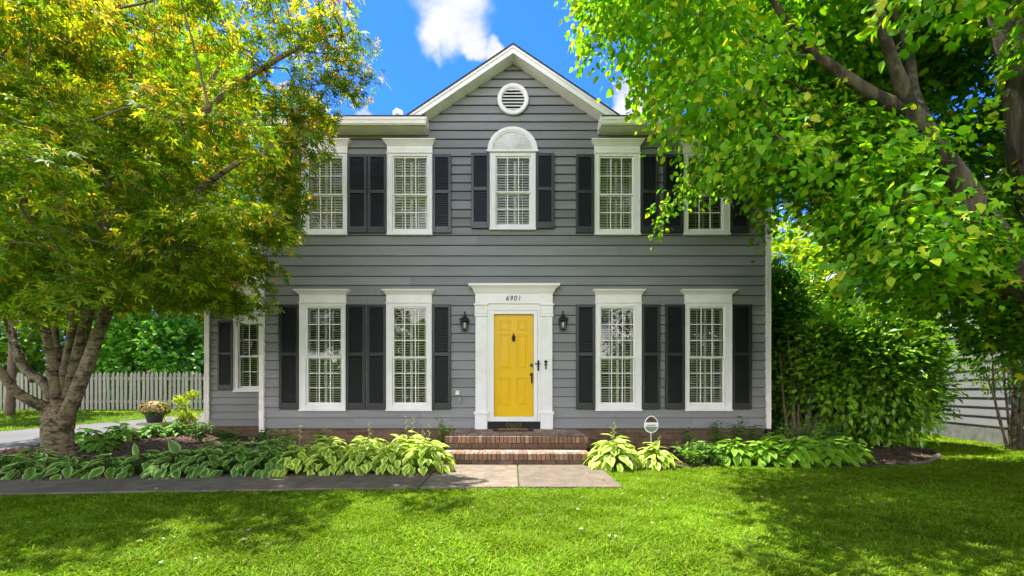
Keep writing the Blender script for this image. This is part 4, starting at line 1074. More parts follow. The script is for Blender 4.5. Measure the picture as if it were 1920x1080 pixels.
PET = ([(0, 0, 0), (.5, .1, .05), (.3, .5, .08), (-.3, .5, .08), (-.5, .1, .05), (-.3, -.4, .06), (.3, -.4, .06)], [(0, 1, 2), (0, 2, 3), (0, 3, 4), (0, 4, 5), (0, 5, 6), (0, 6, 1)])
leaf_mesh('blossoms', *PET, p, np.cross(dd, unit(N)) + 1e-3, dd + unit(N) * .3, RNG.uniform(.04, .062, N), palette([(.72, .40, .20), (.70, .50, .30), (.58, .24, .08), (.78, .62, .42)], [3, 3, 2, 2], N, .1), M['petal'], fp)

# brick edging behind the mulch
ed = MB()
A = np.array([(-8.5, -.05), (-8.2, .9), (-7.9, 1.7), (-7.45, 2.45)]); n = 15
for k in range(n):
    t = k / n; q = np.array([np.interp(t * 3, range(4), A[:, j]) for j in (0, 1)]); q2 = np.array([np.interp((t + .9 / n) * 3, range(4), A[:, j]) for j in (0, 1)])
    dv = q2 - q; nv = np.array([-dv[1], dv[0]]) / np.linalg.norm(dv) * .05; z = float(terrain(*q))
    c = random.choice(BR); ed.setcol(c)
    ed.add([(*(q - nv), z - .03), (*(q2 - nv), z - .03), (*(q2 + nv), z - .03), (*(q + nv), z - .03), (*(q - nv), z + .09), (*(q2 - nv), z + .085), (*(q2 + nv), z + .085), (*(q + nv), z + .09)], [(4, 5, 6, 7), (0, 1, 5, 4), (1, 2, 6, 5), (2, 3, 7, 6), (3, 0, 4, 7)])
tag(ed.build('brick_edging', M['brick'], bevel=.006), 'low reddish brick edging along the mulch by the driveway', 'edging')
ed = MB(); A = np.array([(5.9, -2.02), (6.35, -1.82), (7.2, -1.15), (7.75, -.42), (7.62, .25)]); ts = np.linspace(0, 4, 24)
Q = np.c_[np.interp(ts, range(5), A[:, 0]), np.interp(ts, range(5), A[:, 1]), np.full(24, .03)]; ed.tube(Q, [.035] * 24, 6, 1, .1)
tag(ed.build('bed_edging', M['mortar'], smooth=True), 'dark curved edging round the mulch below the big shrub', 'edging')

# security sign on a stake
sx, sy = (1221 - CX) / FPX * 7.6, 7.6 - DIST; zc = EYE + (HORIZON - 795.5) / FPX * 7.6
sg = thing('yard_sign', 'egg shaped security yard sign with white rim on a thin stake', 'sign', (sx, sy, .02))
zc -= .02
def egg(s_, n=36): return [(s_ * .122 * math.cos(a) * (1 - .13 * math.sin(a)), zc + s_ * .148 * math.sin(a)) for a in (2 * math.pi * k / n for k in range(n))]
m_ = MB(); m_.tube([(0, .012, 0), (0, .012, zc + .05)], [.008, .008], 8, 1); m_.build('stake', M['cream'], sg)
m_ = MB(); m_.prism(egg(.97), -.008, .008); m_.build('sign_board', M['vinyl'], sg)
def clip(poly, z0, z1):
    out = []
    xs = [p for p in poly]
    zs = np.linspace(z0, z1, 12)
    def half(z):
        best = 0
        for (a, b), (c, d_) in zip(xs, xs[1:] + xs[:1]):
            if (b - z) * (d_ - z) <= 0 and b != d_: best = max(best, abs(a + (c - a) * (z - b) / (d_ - b)))
        return best
    return [(half(z), z) for z in zs] + [(-half(z), z) for z in zs[::-1]]
E = egg(.86)
for nm, a, b, mm in (('maroon_field', .032, .129, 'sign_red'), ('green_field', -.129, -.042, 'sign_green'), ('pale_band', -.041, .0, 'cream')):
    m_ = MB(); m_.prism(clip(E, zc + a, zc + b), -.0115, -.0085); m_.build(nm, M[mm], sg)
m_ = MB()
for k in range(7):
    x0 = -.07 + k * .021
    m_.box(x0, x0 + .006, -.0145, -.0118, zc - .035, zc - .006)
    if k % 2: m_.box(x0 + .006, x0 + .015, -.0145, -.0118, zc - .012, zc - .006)
    else: m_.box(x0 + .006, x0 + .014, -.0145, -.0118, zc - .024, zc - .018)
for zz, ww in ((.075, .05), (.092, .035)): m_.box(-ww, ww, -.0145, -.0118, zc + zz, zc + zz + .006)
m_.build('worn_lettering', M['sign_black'], sg)

# ================================================================== picket fence
FY = 7.2
fence = thing('picket_fence', 'weathered white picket fence across the back of the driveway lawn', 'fence', (-14, FY, float(terrain(-14, FY))))
x = -19.6; k = 0; pro = []
for v_ in range(6):
    m_ = MB(); g = random.uniform(.85, 1.1); m_.setcol((.35 * g, .325 * g, .265 * g)); h = 1.36 + random.uniform(-.025, .02)
    m_.prism([(-.048, .03), (.048, .03), (.048, h - .09), (.0, h), (-.048, h - .09)], -.011, .011)
    pro.append(m_)
meshes = []
zl = lambda xx: float(terrain(xx, FY)) - fence.location.z
proto = [p.build('picket', M['fence'], fence) for p in pro]
used = set()
while x < -9.2:
    i = random.randrange(6)
    if i in used: o = proto[i].copy(); COL.objects.link(o); o.parent = fence
    else: o = proto[i]; used.add(i)
    o.location = (x + 14, -.03, zl(x)); o.rotation_euler = (0, random.gauss(0, .012), random.gauss(0, .02))
    x += .152 + random.gauss(0, .004)
for i in range(6):
    if i not in used: bpy.data.objects.remove(proto[i])
for z in (.28, 1.08):
    m_ = MB(); m_.setcol((.38, .34, .27)); m_.box(-5.7, 4.9, -.016, .02, z, z + .085); m_.build('rail', M['fence'], fence)
for xp in np.arange(-19.4, -9, 2.2):
    m_ = MB(); m_.box(xp + 14 - .05, xp + 14 + .05, .022, .12, -.1, 1.34); m_.loft([(1.34, xp + 14 - .06, xp + 14 + .06, .012), (1.37, xp + 14 - .06, xp + 14 + .06, .012), (1.42, xp + 14 - .01, xp + 14 + .01, .06)], .13); m_.build('post', M['post'], fence)

# ================================================================== neighbour's house
A = np.array((12.3, 8.2)); B = np.array((9.62, -.9)); Ld = np.linalg.norm(B - A); ang = math.atan2(*(B - A)[::-1])
nh = thing('neighbour_house', 'pale grey clapboard house seen behind the shrubs at the right', 'house', (A[0], A[1], 0), ang)
ww_ = MB(); z = .40
while z < 5.4:
    # wall outer face looks to local -y
    ww_.quad((0, -.03, z), (Ld, -.03, z), (Ld, -.004, z + .2), (0, -.004, z + .2)); ww_.quad((0, 0, z), (Ld, 0, z), (Ld, -.03, z), (0, -.03, z)); z += .2
ww_.box(0, .02, .0, 7, .4, 5.6); ww_.box(Ld - .02, Ld, .0, 7, .4, 5.6)
ww_.build('wall', M['nsiding'], nh)
m_ = MB(); m_.box(0, Ld, -.012, .2, -.3, .402); m_.box(Ld - .2, Ld, .2, 7, -.3, .402); m_.build('foundation', M['nblock'], nh)
m_ = MB(); m_.add([(-.3, -.4, 5.5), (Ld + .3, -.4, 5.5), (Ld + .3, 3.5, 7.6), (-.3, 3.5, 7.6), (Ld + .3, 7.4, 5.5), (-.3, 7.4, 5.5)], [(0, 1, 2, 3), (3, 2, 4, 5)]); m_.build('roof', M['shingle'], nh)
m_ = MB(); m_.box(-.3, Ld + .3, -.4, -.38, 5.34, 5.498); m_.build('eave', M['white'], nh)
# ================================================================== trees
def wp(px, py, d): return np.array(P(px, py, d - DIST))

LPOLY = [(-2500, -4000), (690, -4000), (655, -20), (680, 70), (715, 150), (680, 180), (636, 190), (612, 230), (622, 265), (604, 300), (572, 330), (588, 380), (566, 430), (545, 465), (520, 495), (500, 540), (500, 585),
         (470, 608), (400, 598), (330, 580), (240, 572), (200, 580), (120, 600), (30, 612), (-2500, 660)]
RPOLY = [(1062, -4000), (1062, 25), (1085, 70), (1085, 105), (1130, 110), (1150, 90), (1150, 150), (1215, 190), (1262, 212), (1290, 250), (1296, 330), (1245, 350), (1204, 420), (1235, 455), (1280, 440), (1300, 350), (1370, 352), (1385, 405), (1412, 400), (1425, 320), (1468, 350), (1520, 405), (1570, 470), (1640, 530), (1760, 590), (1860, 650), (4000, 730), (4000, -4000)]

def make_pads(poly, c, r, K, rad, ok_fn, shell=.35, keep_out=.5, need=.8, seed=1):
    """leaf pads through the volume of a crown; those that would stick out of its outline are left off"""
    global RNG
    out = []; rr = np.random.default_rng(seed); tries = 0
    while len(out) < K and tries < K * 60:
        tries += 1
        v = rr.normal(size=3); v /= np.linalg.norm(v); t = (shell ** 3 + (1 - shell ** 3) * rr.random()) ** (1 / 3)
        p = np.array(c) + v * t * np.array(r); q = rad * rr.uniform(.65, 1.25)
        if not ok_fn(p, q): continue
        pts = np.array([p, p + (q * need, 0, -.25 * q), p - (q * need, 0, .25 * q), p + (0, 0, -.35 * q), p + (0, -q * need, -.1), p + (0, q * need, 0)])
        x, y, d = proj(pts)
        if d.min() < 2.7: continue
        inframe = ((x > -60) & (x < 1980) & (y > -60)).any()
        if not inside(poly, x, y).all(): continue
        if not inframe and rr.random() > keep_out: continue
        out.append((p, q))
    return out

def crown_from_pads(parent, name, pads, per, shape, leaf, m, colfn, droop=.35, thick=.16, updir=1.0, fdown=.25, rnd=.42, origin=(0, 0, 0), seed=1):
    rg = np.random.default_rng(seed); Ps, Fs, Ns, Sc, Oc = [], [], [], [], []
    for p, q in pads:
        N = int(per * (q / .55) ** 2 * rg.uniform(.8, 1.2))
        a = rg.random(N) * 6.283; u = np.sqrt(rg.random(N)); u = np.where(rg.random(N) < .25, u * 1.12, u)
        lob = 1 + .22 * np.sin(3 * a + rg.random() * 6) + .15 * np.sin(5 * a + rg.random() * 6)
        rad = q * u * lob
        tilt = rg.normal(0, .18, 2)
        x, y = np.cos(a) * rad, np.sin(a) * rad
        z = -droop * q * u ** 2 + rg.normal(0, thick * .5, N) + x * tilt[0] + y * tilt[1]
        out = np.stack([np.cos(a), np.sin(a), np.zeros(N)], 1)
        Ps.append(p + np.stack([x, y, z], 1)); g = rg.normal(0, 1, (N, 3))
        Fs.append(out * .8 + g * .45 + (0, 0, -fdown)); Ns.append(np.array([0, 0, updir]) + out * (.35 + .5 * u[:, None]) + rg.normal(0, rnd, (N, 3)))
        Sc.append(leaf * rg.uniform(.6, 1.25, N)); Oc.append(np.c_[u, z / max(q, .1), np.full(N, p[2]), np.full(N, rg.random())])
    Ps, Fs, Ns, Sc, Oc = map(np.concatenate, (Ps, Fs, Ns, Sc, Oc))
    return leaf_mesh(name, *shape, Ps - np.array(origin), Fs, Ns, Sc, colfn(Ps, Oc), m, parent)

def branches(mb, stems, pads, rg, r0=.022, origin=(0, 0, 0)):
    """a twig from the nearest lower limb to every pad, with side twigs"""
    nodes = np.vstack(stems)
    order = sorted(range(len(pads)), key=lambda i: min(np.linalg.norm(nodes - pads[i][0], axis=1)))
    nodes = list(nodes)
    for i in order:
        p, q = pads[i]; A = np.array(nodes); dd = np.linalg.norm(A - p, axis=1) + np.where(A[:, 2] > p[2] + .2, 1.2, 0)
        s = A[int(dd.argmin())]; L = np.linalg.norm(p - s)
        mid = (s + p) / 2 + rg.normal(0, .06 * L, 3) + (0, 0, .07 * L)
        k = min(1.0, .35 + L / 4)
        w1, w2 = rg.normal(0, .07 * L, 3), rg.normal(0, .07 * L, 3)
        mb.tube([s - origin, (s * .7 + mid * .3) + w1 * .6 - origin, mid - origin, (mid + p) / 2 + w2 - origin, p - (0, 0, .05) - origin], np.array([r0 * k, r0 * .8 * k, r0 * .6 * k, r0 * .45 * k, r0 * .3]) * (1 if L < 1.8 else .6), 5, 3, .1, cap=False)
        nodes.append(mid); nodes.append(p)
        for t in range(3):
            a = rg.random() * 6.283; e = p + np.array([math.cos(a) * q * .8, math.sin(a) * q * .8, -.2 * q])
            mb.tube([p - (0, 0, .05) - origin, (p + e) / 2 + (0, 0, .03) - origin, e - origin], [r0 * .3, r0 * .2, r0 * .1], 4, 2, cap=False)

# ---------------------------------------------------------------- maple at the left
mo = np.array([*((lambda p: p[:2])(wp(108, 868, 7.3))), float(terrain(-7.3, -1.5))])
maple = thing('maple_tree', 'multi stemmed maple with yellow green and orange tinged leaves left of the house', 'tree', tuple(mo))
stems = [
    [(108, 808, 7.3), (98, 785, 7.3), (85, 765, 7.25), (58, 752, 7.1), (25, 728, 6.95), (-5, 690, 6.8), (-60, 630, 6.6), (-130, 560, 6.4)],
    [(108, 798, 7.32), (88, 725, 7.45), (50, 695, 7.6), (28, 650, 7.7), (10, 590, 7.8), (-25, 500, 7.9), (-60, 380, 8.0)],
    [(108, 800, 7.3), (100, 705, 7.1), (90, 640, 7.0), (78, 570, 6.9), (55, 480, 6.7), (48, 380, 6.5), (30, 240, 6.3)],
    [(110, 805, 7.32), (108, 690, 7.6), (100, 620, 7.75), (92, 540, 7.9), (115, 430, 8.1), (120, 300, 8.2), (150, 150, 8.3)],
    [(110, 805, 7.3), (122, 700, 7.5), (134, 620, 7.55), (140, 540, 7.6), (132, 440, 7.6), (105, 330, 7.5), (70, 200, 7.4)],
    [(110, 808, 7.3), (140, 690, 7.25), (160, 610, 7.2), (182, 520, 7.1), (196, 440, 7.0), (205, 330, 6.9), (235, 190, 6.8), (260, 40, 6.7)],
    [(110, 812, 7.28), (150, 720, 7.1), (176, 650, 7.05), (205, 570, 6.95), (235, 500, 6.85), (290, 430, 6.7), (380, 350, 6.5), (470, 290, 6.35)],
    [(205, 570, 6.95), (222, 470, 6.8), (260, 370, 6.6), (330, 270, 6.5), (430, 170, 6.5), (560, 90, 6.6), (640, 60, 6.7)],
    [(182, 520, 7.1), (215, 410, 7.4), (280, 300, 7.5), (350, 220, 7.6), (420, 110, 7.6), (455, 10, 7.6)],
    [(196, 440, 7.0), (160, 330, 6.4), (120, 240, 5.8), (90, 200, 5.4)],
    [(235, 500, 6.85), (330, 470, 6.9), (430, 470, 7.0), (500, 480, 7.1)],
]
rad0 = [.102, .08, .065, .072, .068, .084, .098, .058, .052, .045, .04]
tr = MB(); SP = []
bole = np.array([wp(108, 905, 7.3), wp(108, 868, 7.3), wp(107, 835, 7.3), wp(108, 800, 7.3), wp(112, 775, 7.3), wp(116, 750, 7.3)])
tr.tube(bole - mo, [.27, .205, .195, .20, .205, .11], 20, 5, .10)
for k in range(7):   # root flare
    a = k * .9 + .3; b = mo + np.array([math.cos(a) * .14, math.sin(a) * .14, .10]); e = mo + np.array([math.cos(a) * .36, math.sin(a) * .36, -.06])
    tr.tube([b - mo + (0, 0, .14), b - mo, e - mo], [.04, .085, .04], 8, 3, .1)
for s_, r_ in zip(stems, rad0):
    Q = np.array([wp(*p) for p in s_]); n = len(Q)
    rr_ = [r_ * (1 - .80 * (i / (n - 1)) ** 1.1) + .008 for i in range(n)]
    tr.tube(Q - mo, rr_, 12, 5, .11)
    SP.append(np.array([Q[0] + (Q[-1] - Q[0]) * 0]) if False else np.vstack([Q[2:]] + [(Q[2:-1] + Q[3:]) / 2]))
rgb = np.random.default_rng(5)
for _ in range(15):  # knots and burrs
    s_ = stems[rgb.integers(0, 7)]; i = rgb.integers(0, 3); q = wp(*s_[i]) * .5 + wp(*s_[i + 1]) * .5; v = unit(1)[0] * .09; v[1] = -abs(v[1])
    tr.tube([q - mo, q + v - mo], [.06, .045], 7, 1, .2)
tr.build('trunk', M['bark_l'], maple, True)

def lok(p, q):
    if p[0] > -5.6 and p[1] + q > -.55: return False
    if p[0] > -7.9 and p[1] + q > 1.7: return False
    return p[2] > 1.9
def boughs_left():
    """layered boughs: chains of flat leaf pads that rise from the stems and droop at their ends"""
    rr = np.random.default_rng(41); out = []
    C, RX, RY, RZ_ = np.array((-6.5, -1.8, 4.6)), 5.4, 3.8, 4.6
    for zk in (2.55, 3.15, 3.8, 4.5, 5.25, 6.0, 6.8, 7.7):
        sh_ = math.sqrt(max(.05, 1 - ((zk - C[2]) / RZ_) ** 2))
        n = 13 if zk < 6.5 else 9
        for k in range(n):
            a = 6.283 * (k + rr.uniform(-.35, .35)) / n + zk * 1.7
            L = math.hypot(RX * math.cos(a), RY * math.sin(a)) * sh_ * rr.uniform(.8, 1.06)
            dz = rr.uniform(-.25, .25); m = max(3, int(L / .55))
            for q_ in range(1, m + 1):
                t = q_ / m
                if t < .28: continue
                lat = rr.normal(0, .22) * (1 + t)
                p = np.array([-6.9 + math.cos(a) * L * t - math.sin(a) * lat, -1.7 + math.sin(a) * L * t + math.cos(a) * lat, zk + dz + .35 * math.sin(t * 2.6) - .85 * t ** 2.6 + rr.normal(0, .07)])
                q = rr.uniform(.38, .58) * (1.05 - .25 * t)
                if not lok(p, q): continue
                pts = np.array([p, p + (q * .85, 0, -.2 * q), p - (q * .85, 0, .2 * q), p + (0, 0, -.4 * q), p + (0, -q * .8, -.15)])
                x, y, d = proj(pts)
                if d.min() < 2.8 or not inside(LPOLY, x, y).all(): continue
                if not ((x > -60) & (y > -60)).any() and rr.random() > .22: continue
                out.append((p, q))
    return out
padsL = boughs_left()
# pads that close the edge of the crown over the house and the low skirt
extra = []
for px, py, d, q in [(676, 140, 6.6, .28), (640, 110, 6.6, .4), (640, 50, 6.5, .45), (600, 150, 6.5, .45), (560, 60, 6.4, .5), (585, 210, 6.7, .34), (560, 270, 6.6, .34), (580, 255, 6.5, .28), (560, 200, 6.5, .45), (520, 300, 6.5, .40), (552, 385, 6.6, .28), (525, 360, 6.5, .36), (520, 425, 6.6, .32),
                      (520, 330, 6.4, .42), (490, 440, 6.7, .42), (490, 490, 6.9, .35), (455, 520, 6.9, .4), (470, 565, 7.1, .32), (420, 560, 7.0, .4), (370, 550, 6.9, .4), (320, 545, 6.8, .35), (280, 540, 6.6, .35), (430, 480, 6.5, .45), (130, 225, 4.6, .42), (90, 260, 4.5, .42), (170, 300, 4.7, .4), (330, 400, 5.2, .45), (400, 440, 5.4, .45), (300, 470, 5.4, .45),
                      (60, 570, 6.2, .4), (150, 545, 6.1, .36), (10, 560, 6.4, .42), (100, 530, 6.0, .4)]:
    extra.append((wp(px, py, d), q))
padsL += extra
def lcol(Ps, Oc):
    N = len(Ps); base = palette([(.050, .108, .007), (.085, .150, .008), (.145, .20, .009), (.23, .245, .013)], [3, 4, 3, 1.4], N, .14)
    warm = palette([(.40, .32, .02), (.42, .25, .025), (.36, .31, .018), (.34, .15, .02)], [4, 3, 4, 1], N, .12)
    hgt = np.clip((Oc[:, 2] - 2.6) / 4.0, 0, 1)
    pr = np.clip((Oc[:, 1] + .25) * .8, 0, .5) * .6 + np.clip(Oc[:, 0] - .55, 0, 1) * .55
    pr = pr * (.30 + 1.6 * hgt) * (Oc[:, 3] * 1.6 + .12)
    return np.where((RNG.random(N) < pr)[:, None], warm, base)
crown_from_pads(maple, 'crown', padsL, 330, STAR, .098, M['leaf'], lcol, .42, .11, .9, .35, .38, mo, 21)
bm = MB(); branches(bm, SP, padsL, np.random.default_rng(8), .026, mo); bm.build('branches', M['twig'], maple, True)

# ---------------------------------------------------------------- big tree at the right
ro = np.array([6.45, -3.9, 0.0])
big = thing('shade_tree', 'large broad leaved tree with furrowed bark overhanging the lawn at the right', 'tree', tuple(ro))
RS = [
    ([ro + (0, 0, -.1), ro + (-.05, 0, .7), ro + (-.12, 0, 1.6), wp(2010, 520, 4.9), wp(1940, 330, 4.9), wp(1916, 160, 4.9), wp(1888, 10, 4.9), wp(1840, -180, 4.9), wp(1790, -420, 5.0)], [.42, .33, .27, .20, .18, .17, .155, .135, .09]),
    ([ro + (-.15, -.05, 1.2), wp(2010, 600, 4.7), wp(1925, 525, 4.7), wp(1850, 425, 4.7), wp(1795, 335, 4.7), wp(1745, 260, 4.75), wp(1705, 205, 4.8)], [.20, .18, .155, .13, .11, .092, .08]),
    ([wp(1710, 212, 4.8), wp(1640, 178, 4.85), wp(1560, 125, 4.95), wp(1500, 75, 5.05), wp(1455, 10, 5.15), wp(1400, -90, 5.3)], [.07, .058, .05, .042, .034, .02]),
    ([wp(1706, 206, 4.8), wp(1680, 130, 4.7), wp(1660, 70, 4.6), wp(1640, -10, 4.55), wp(1600, -160, 4.5)], [.07, .058, .05, .044, .025]),
    ([wp(1745, 260, 4.75), wp(1712, 170, 5.2), wp(1700, 90, 5.6), wp(1640, -60, 6.0)], [.07, .06, .05, .03]),
    ([wp(1765, 295, 4.75), wp(1680, 290, 5.2), wp(1590, 292, 5.7), wp(1500, 275, 6.1), wp(1430, 290, 6.4), wp(1350, 300, 6.7), wp(1270, 380, 6.9)], [.045, .036, .03, .026, .022, .016, .008]),
    ([wp(1850, 425, 4.7), wp(1900, 440, 5.2), wp(1960, 440, 5.6)], [.07, .05, .03]),
    ([wp(1560, 125, 4.95), wp(1450, 70, 5.5), wp(1340, 70, 5.9), wp(1240, 60, 6.2), wp(1130, 30, 6.3)], [.035, .028, .022, .016, .01]),
    ([wp(1640, 178, 4.85), wp(1560, 200, 5.4), wp(1460, 150, 5.8), wp(1360, 190, 6.1), wp(1260, 200, 6.3)], [.03, .025, .02, .016, .01]),
    ([wp(1850, -130, 4.9), (4.2, -4.4, 7.2), (2.6, -4.8, 7.5), (.8, -5.0, 7.2)], [.1, .075, .05, .02]),
    ([wp(1925, 525, 4.7), wp(1860, 560, 5.2), wp(1760, 570, 5.9), wp(1660, 570, 6.6)], [.05, .04, .03, .015]),
]
tr = MB(); SPR = []
for Q, r_ in RS:
    Q = np.array(Q); tr.tube(Q - ro, r_, 14, 5, .09); SPR.append(np.vstack([Q[-5:], (Q[-5:-1] + Q[-4:]) / 2] if len(Q) > 5 else [Q, (Q[:-1] + Q[1:]) / 2]))
tr.build('trunk', M['bark_r'], big, True)
def rok(p, q):
    if p[1] + q > -.5: return False
    return p[2] > 1.75
padsR = make_pads(RPOLY, (6.2, -2.9, 5.0), (6.0, 4.0, 4.6), 520, .56, rok, .25, .2, seed=9)
extra = [(wp(px, py, d), q) for px, py, d, q in [(1105, 30, 6.0, .28), (1110, 85, 6.1, .16), (1160, 40, 6.0, .36), (1220, 90, 6.1, .4), (1180, 120, 6.2, .26), (1255, 160, 6.3, .28), (1226, 195, 6.4, .11), (1310, 150, 6.2, .42), (1312, 215, 6.4, .24), (1345, 270, 6.7, .3), (1322, 300, 6.9, .2), (1345, 320, 6.9, .26),
        (1265, 370, 7.0, .22), (1240, 395, 7.0, .18), (1232, 428, 7.0, .13), (1290, 345, 6.9, .24), (1400, 330, 6.6, .26), (1398, 380, 6.8, .12), (1420, 280, 6.4, .36), (1380, 240, 6.3, .4), (1440, 430, 6.9, .15), (1420, 455, 7.0, .10), (1660, 535, 7.0, .26), (1710, 565, 6.9, .28), (1790, 590, 6.6, .3), (1860, 620, 6.2, .36),
        (1580, 400, 6.2, .4), (1650, 460, 6.0, .42), (1720, 510, 5.9, .42), (1780, 540, 5.6, .45), (1870, 560, 5.3, .4), (1680, 420, 5.6, .5), (1800, 470, 6.0, .5), (1900, 480, 5.6, .5), (1740, 380, 5.8, .5), (1620, 380, 5.8, .5), (1480, 330, 6.0, .45), (1550, 330, 5.8, .5)]]
padsR += extra
LIMB = np.vstack([np.array(Q)[i] * (1 - t) + np.array(Q)[i + 1] * t for Q, _ in RS[:5] for i in range(len(Q) - 1) for t in (0, .34, .67)])
lx, ly, ld = proj(LIMB)
def clear_of_limb(p, q):
    x, y, d = proj(p); k = (np.hypot(lx - x, ly - y) < (q * .8 * FPX / d)) & (d < ld + .35)
    return not k.any()
padsR = [p for p in padsR if clear_of_limb(*p)]
rq = np.random.default_rng(77)
for _ in range(15):   # boughs that reach over the lawn above the photographer
    x_, y_ = rq.uniform(.3, 4.4), rq.uniform(-6.0, -3.6); z_ = EYE + .862 * (y_ + DIST) + rq.uniform(1.1, 1.7)
    padsR.append((np.array((x_, y_, z_)), rq.uniform(.35, .6)))
def rcol(Ps, Oc):
    N = len(Ps); base = palette([(.055, .165, .008), (.085, .215, .008), (.13, .255, .010), (.21, .30, .014)], [3, 4, 2.6, 1], N, .14)
    warm = palette([(.24, .29, .014), (.30, .30, .02)], [3, 1], N, .12)
    tip = np.clip((3.9 - Ps[:, 0]) / 3.5, 0, 1)
    pr = np.clip(Oc[:, 0] - .5, 0, 1) * (.35 + .7 * tip) * (Oc[:, 3] * 1.4)
    return np.where((RNG.random(N) < pr)[:, None], warm, base)
near_ = [p for p in padsR if p[0][0] > 3.6]; far_ = [p for p in padsR if p[0][0] <= 3.6]
crown_from_pads(big, 'crown', near_, 300, LOBED, .086, M['leaf_r'], rcol, .38, .24, .8, .45, .55, ro, 31)
crown_from_pads(big, 'crown', far_, 280, OVATE, .086, M['leaf_r'], rcol, .42, .26, .75, .6, .6, ro, 32)
bm = MB(); branches(bm, SPR, padsR, np.random.default_rng(18), .015, ro); bm.build('branches', M['twig'], big, True)

# ---------------------------------------------------------------- shrubs
def stemmed(o, base, tips, r, m=M['twig']):
    s = MB(); b0 = np.array(o.location)
    for b_, t_ in zip(base, tips):
        b_ = np.array(b_); t_ = np.array(t_); mid = (b_ + t_) / 2 + np.array([random.uniform(-.1, .1), random.uniform(-.08, .08), 0])
        s.tube([b_ - b0, mid - b0, t_ - b0], [r, r * .85, r * .5], 7, 4, .08)
    s.build('bare_stems', m, o, True)
DKC = [(.045, .135, .012), (.075, .180, .014), (.14, .27, .014), (.026, .075, .010)]
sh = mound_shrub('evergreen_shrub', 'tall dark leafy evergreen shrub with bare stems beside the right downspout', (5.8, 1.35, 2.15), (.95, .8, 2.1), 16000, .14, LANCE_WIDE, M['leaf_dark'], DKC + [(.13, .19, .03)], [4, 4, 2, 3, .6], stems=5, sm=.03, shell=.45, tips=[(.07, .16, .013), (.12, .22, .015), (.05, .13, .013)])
stemmed(sh, [wp(1478 + 6 * k, 832, 9.3) for k in range(9)], [wp(px, py, 9.2) for px, py in ((1462, 660), (1478, 640), (1492, 650), (1505, 635), (1518, 640), (1532, 650), (1545, 640), (1560, 655), (1575, 665))], .030, mat('pale_stem', (.20, .155, .10), rough=.9, var=.4, scale=9))
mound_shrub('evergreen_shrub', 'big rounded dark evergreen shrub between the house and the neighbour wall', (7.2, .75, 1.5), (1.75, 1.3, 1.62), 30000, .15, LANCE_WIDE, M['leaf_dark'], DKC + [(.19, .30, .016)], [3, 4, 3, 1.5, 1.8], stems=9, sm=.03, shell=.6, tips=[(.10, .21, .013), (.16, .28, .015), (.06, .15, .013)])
es = mound_shrub('wispy_shrub', 'wispy shrub with pale fanned stems at the right edge', (9.55, -.2, 2.2), (.85, .7, 1.5), 3600, .10, LANCE, M['leaf'], [(.075, .155, .018), (.13, .20, .022), (.05, .12, .012)], [4, 3, 2], stems=3, sm=.02)
stemmed(es, [wp(1890 + 3 * k, 852, 8.6) for k in range(7)], [wp(px, py, 8.5) for px, py in ((1845, 690), (1860, 660), (1876, 650), (1890, 640), (1905, 650), (1920, 640), (1935, 670))], .022, M['bark_l'])
mound_shrub('evergreen_shrub', 'broad glossy evergreen behind the picket fence', (-14.2, 9.4, 2.45), (2.7, 1.6, 1.85), 9500, .21, OVATE, M['leaf_dark'], [(.055, .165, .018), (.09, .21, .022), (.14, .28, .028)], [4, 4, 2], stems=6, sm=.05, shell=.7)

mound_shrub('evergreen_shrub', 'light green hedge mass behind the fence at the far left', (-20.5, 10.6, 2.9), (5.2, 1.8, 3.0), 12000, .22, OVATE, M['leaf'], [(.09, .18, .015), (.14, .23, .02), (.06, .13, .012)], [4, 3, 2], stems=6, sm=.05, shell=.6)
mound_shrub('golden_shrub', 'yellow green shrub behind the fence right of the evergreen', (-15.2, 12.8, 3.1), (3.6, 1.4, 2.7), 9000, .19, OVATE, M['leaf'], [(.22, .27, .018), (.14, .22, .015), (.30, .29, .03)], [4, 3, 2], stems=6, sm=.04, shell=.6)
mound_shrub('evergreen_shrub', 'leafy hedge at the back of the gap between the houses', (8.8, 11.5, 1.7), (4.4, 1.5, 2.1), 9000, .2, OVATE, M['leaf'], [(.10, .20, .015), (.16, .25, .02), (.06, .14, .012)], [4, 3, 2], stems=6, sm=.05, shell=.6)
# ---------------------------------------------------------------- trees farther off
def far_tree(label, x, y, h, r, N, leaf, cols, wts, tr_r=.2, zc=None, bark='bark_l', group='trees beyond the garden', m='leaf'):
    z0 = float(terrain(x, y)); o = thing('far_tree', label, 'tree', (x, y, z0), random.random() * 6, group)
    zc = zc or h - r[2]
    K = max(14, N // 150); cc, cd = ellipse_pts(K, (0, 0, zc), np.array(r) * .9, .45)
    i = RNG.integers(0, K, N); sg = np.mean(r) * .26
    p = cc[i] + unit(N) * (RNG.random((N, 1)) ** .5) * sg * (1.2, 1.2, .75); out = p - (0, 0, zc); out /= np.linalg.norm(out, axis=1)[:, None]
    leaf_mesh('crown', *OVATE, p, out + unit(N) * .8 + (0, 0, -.3), out * .4 + (0, 0, .9) + unit(N) * .5, leaf * RNG.uniform(.6, 1.3, N), palette(cols, wts, N), M[m], o)
    s = MB(); top = zc + r[2] * .5
    s.tube([(0, 0, -.1), (.1, 0, h * .15), (-.05, .1, h * .4), (.1, 0, top)], [tr_r * 1.25, tr_r, tr_r * .8, tr_r * .25], 10, 4, .08)
    for k in range(9):
        e = cc[k % K]; zz = max(.8, zc - r[2] * (.9 - .12 * k)); s.tube([(0, .03, zz * .8), e * .5 + (0, 0, zz * .45), e], [tr_r * .45, tr_r * .3, tr_r * .08], 6, 3, .06)
    s.build('trunk', M[bark], o, True)
    return o
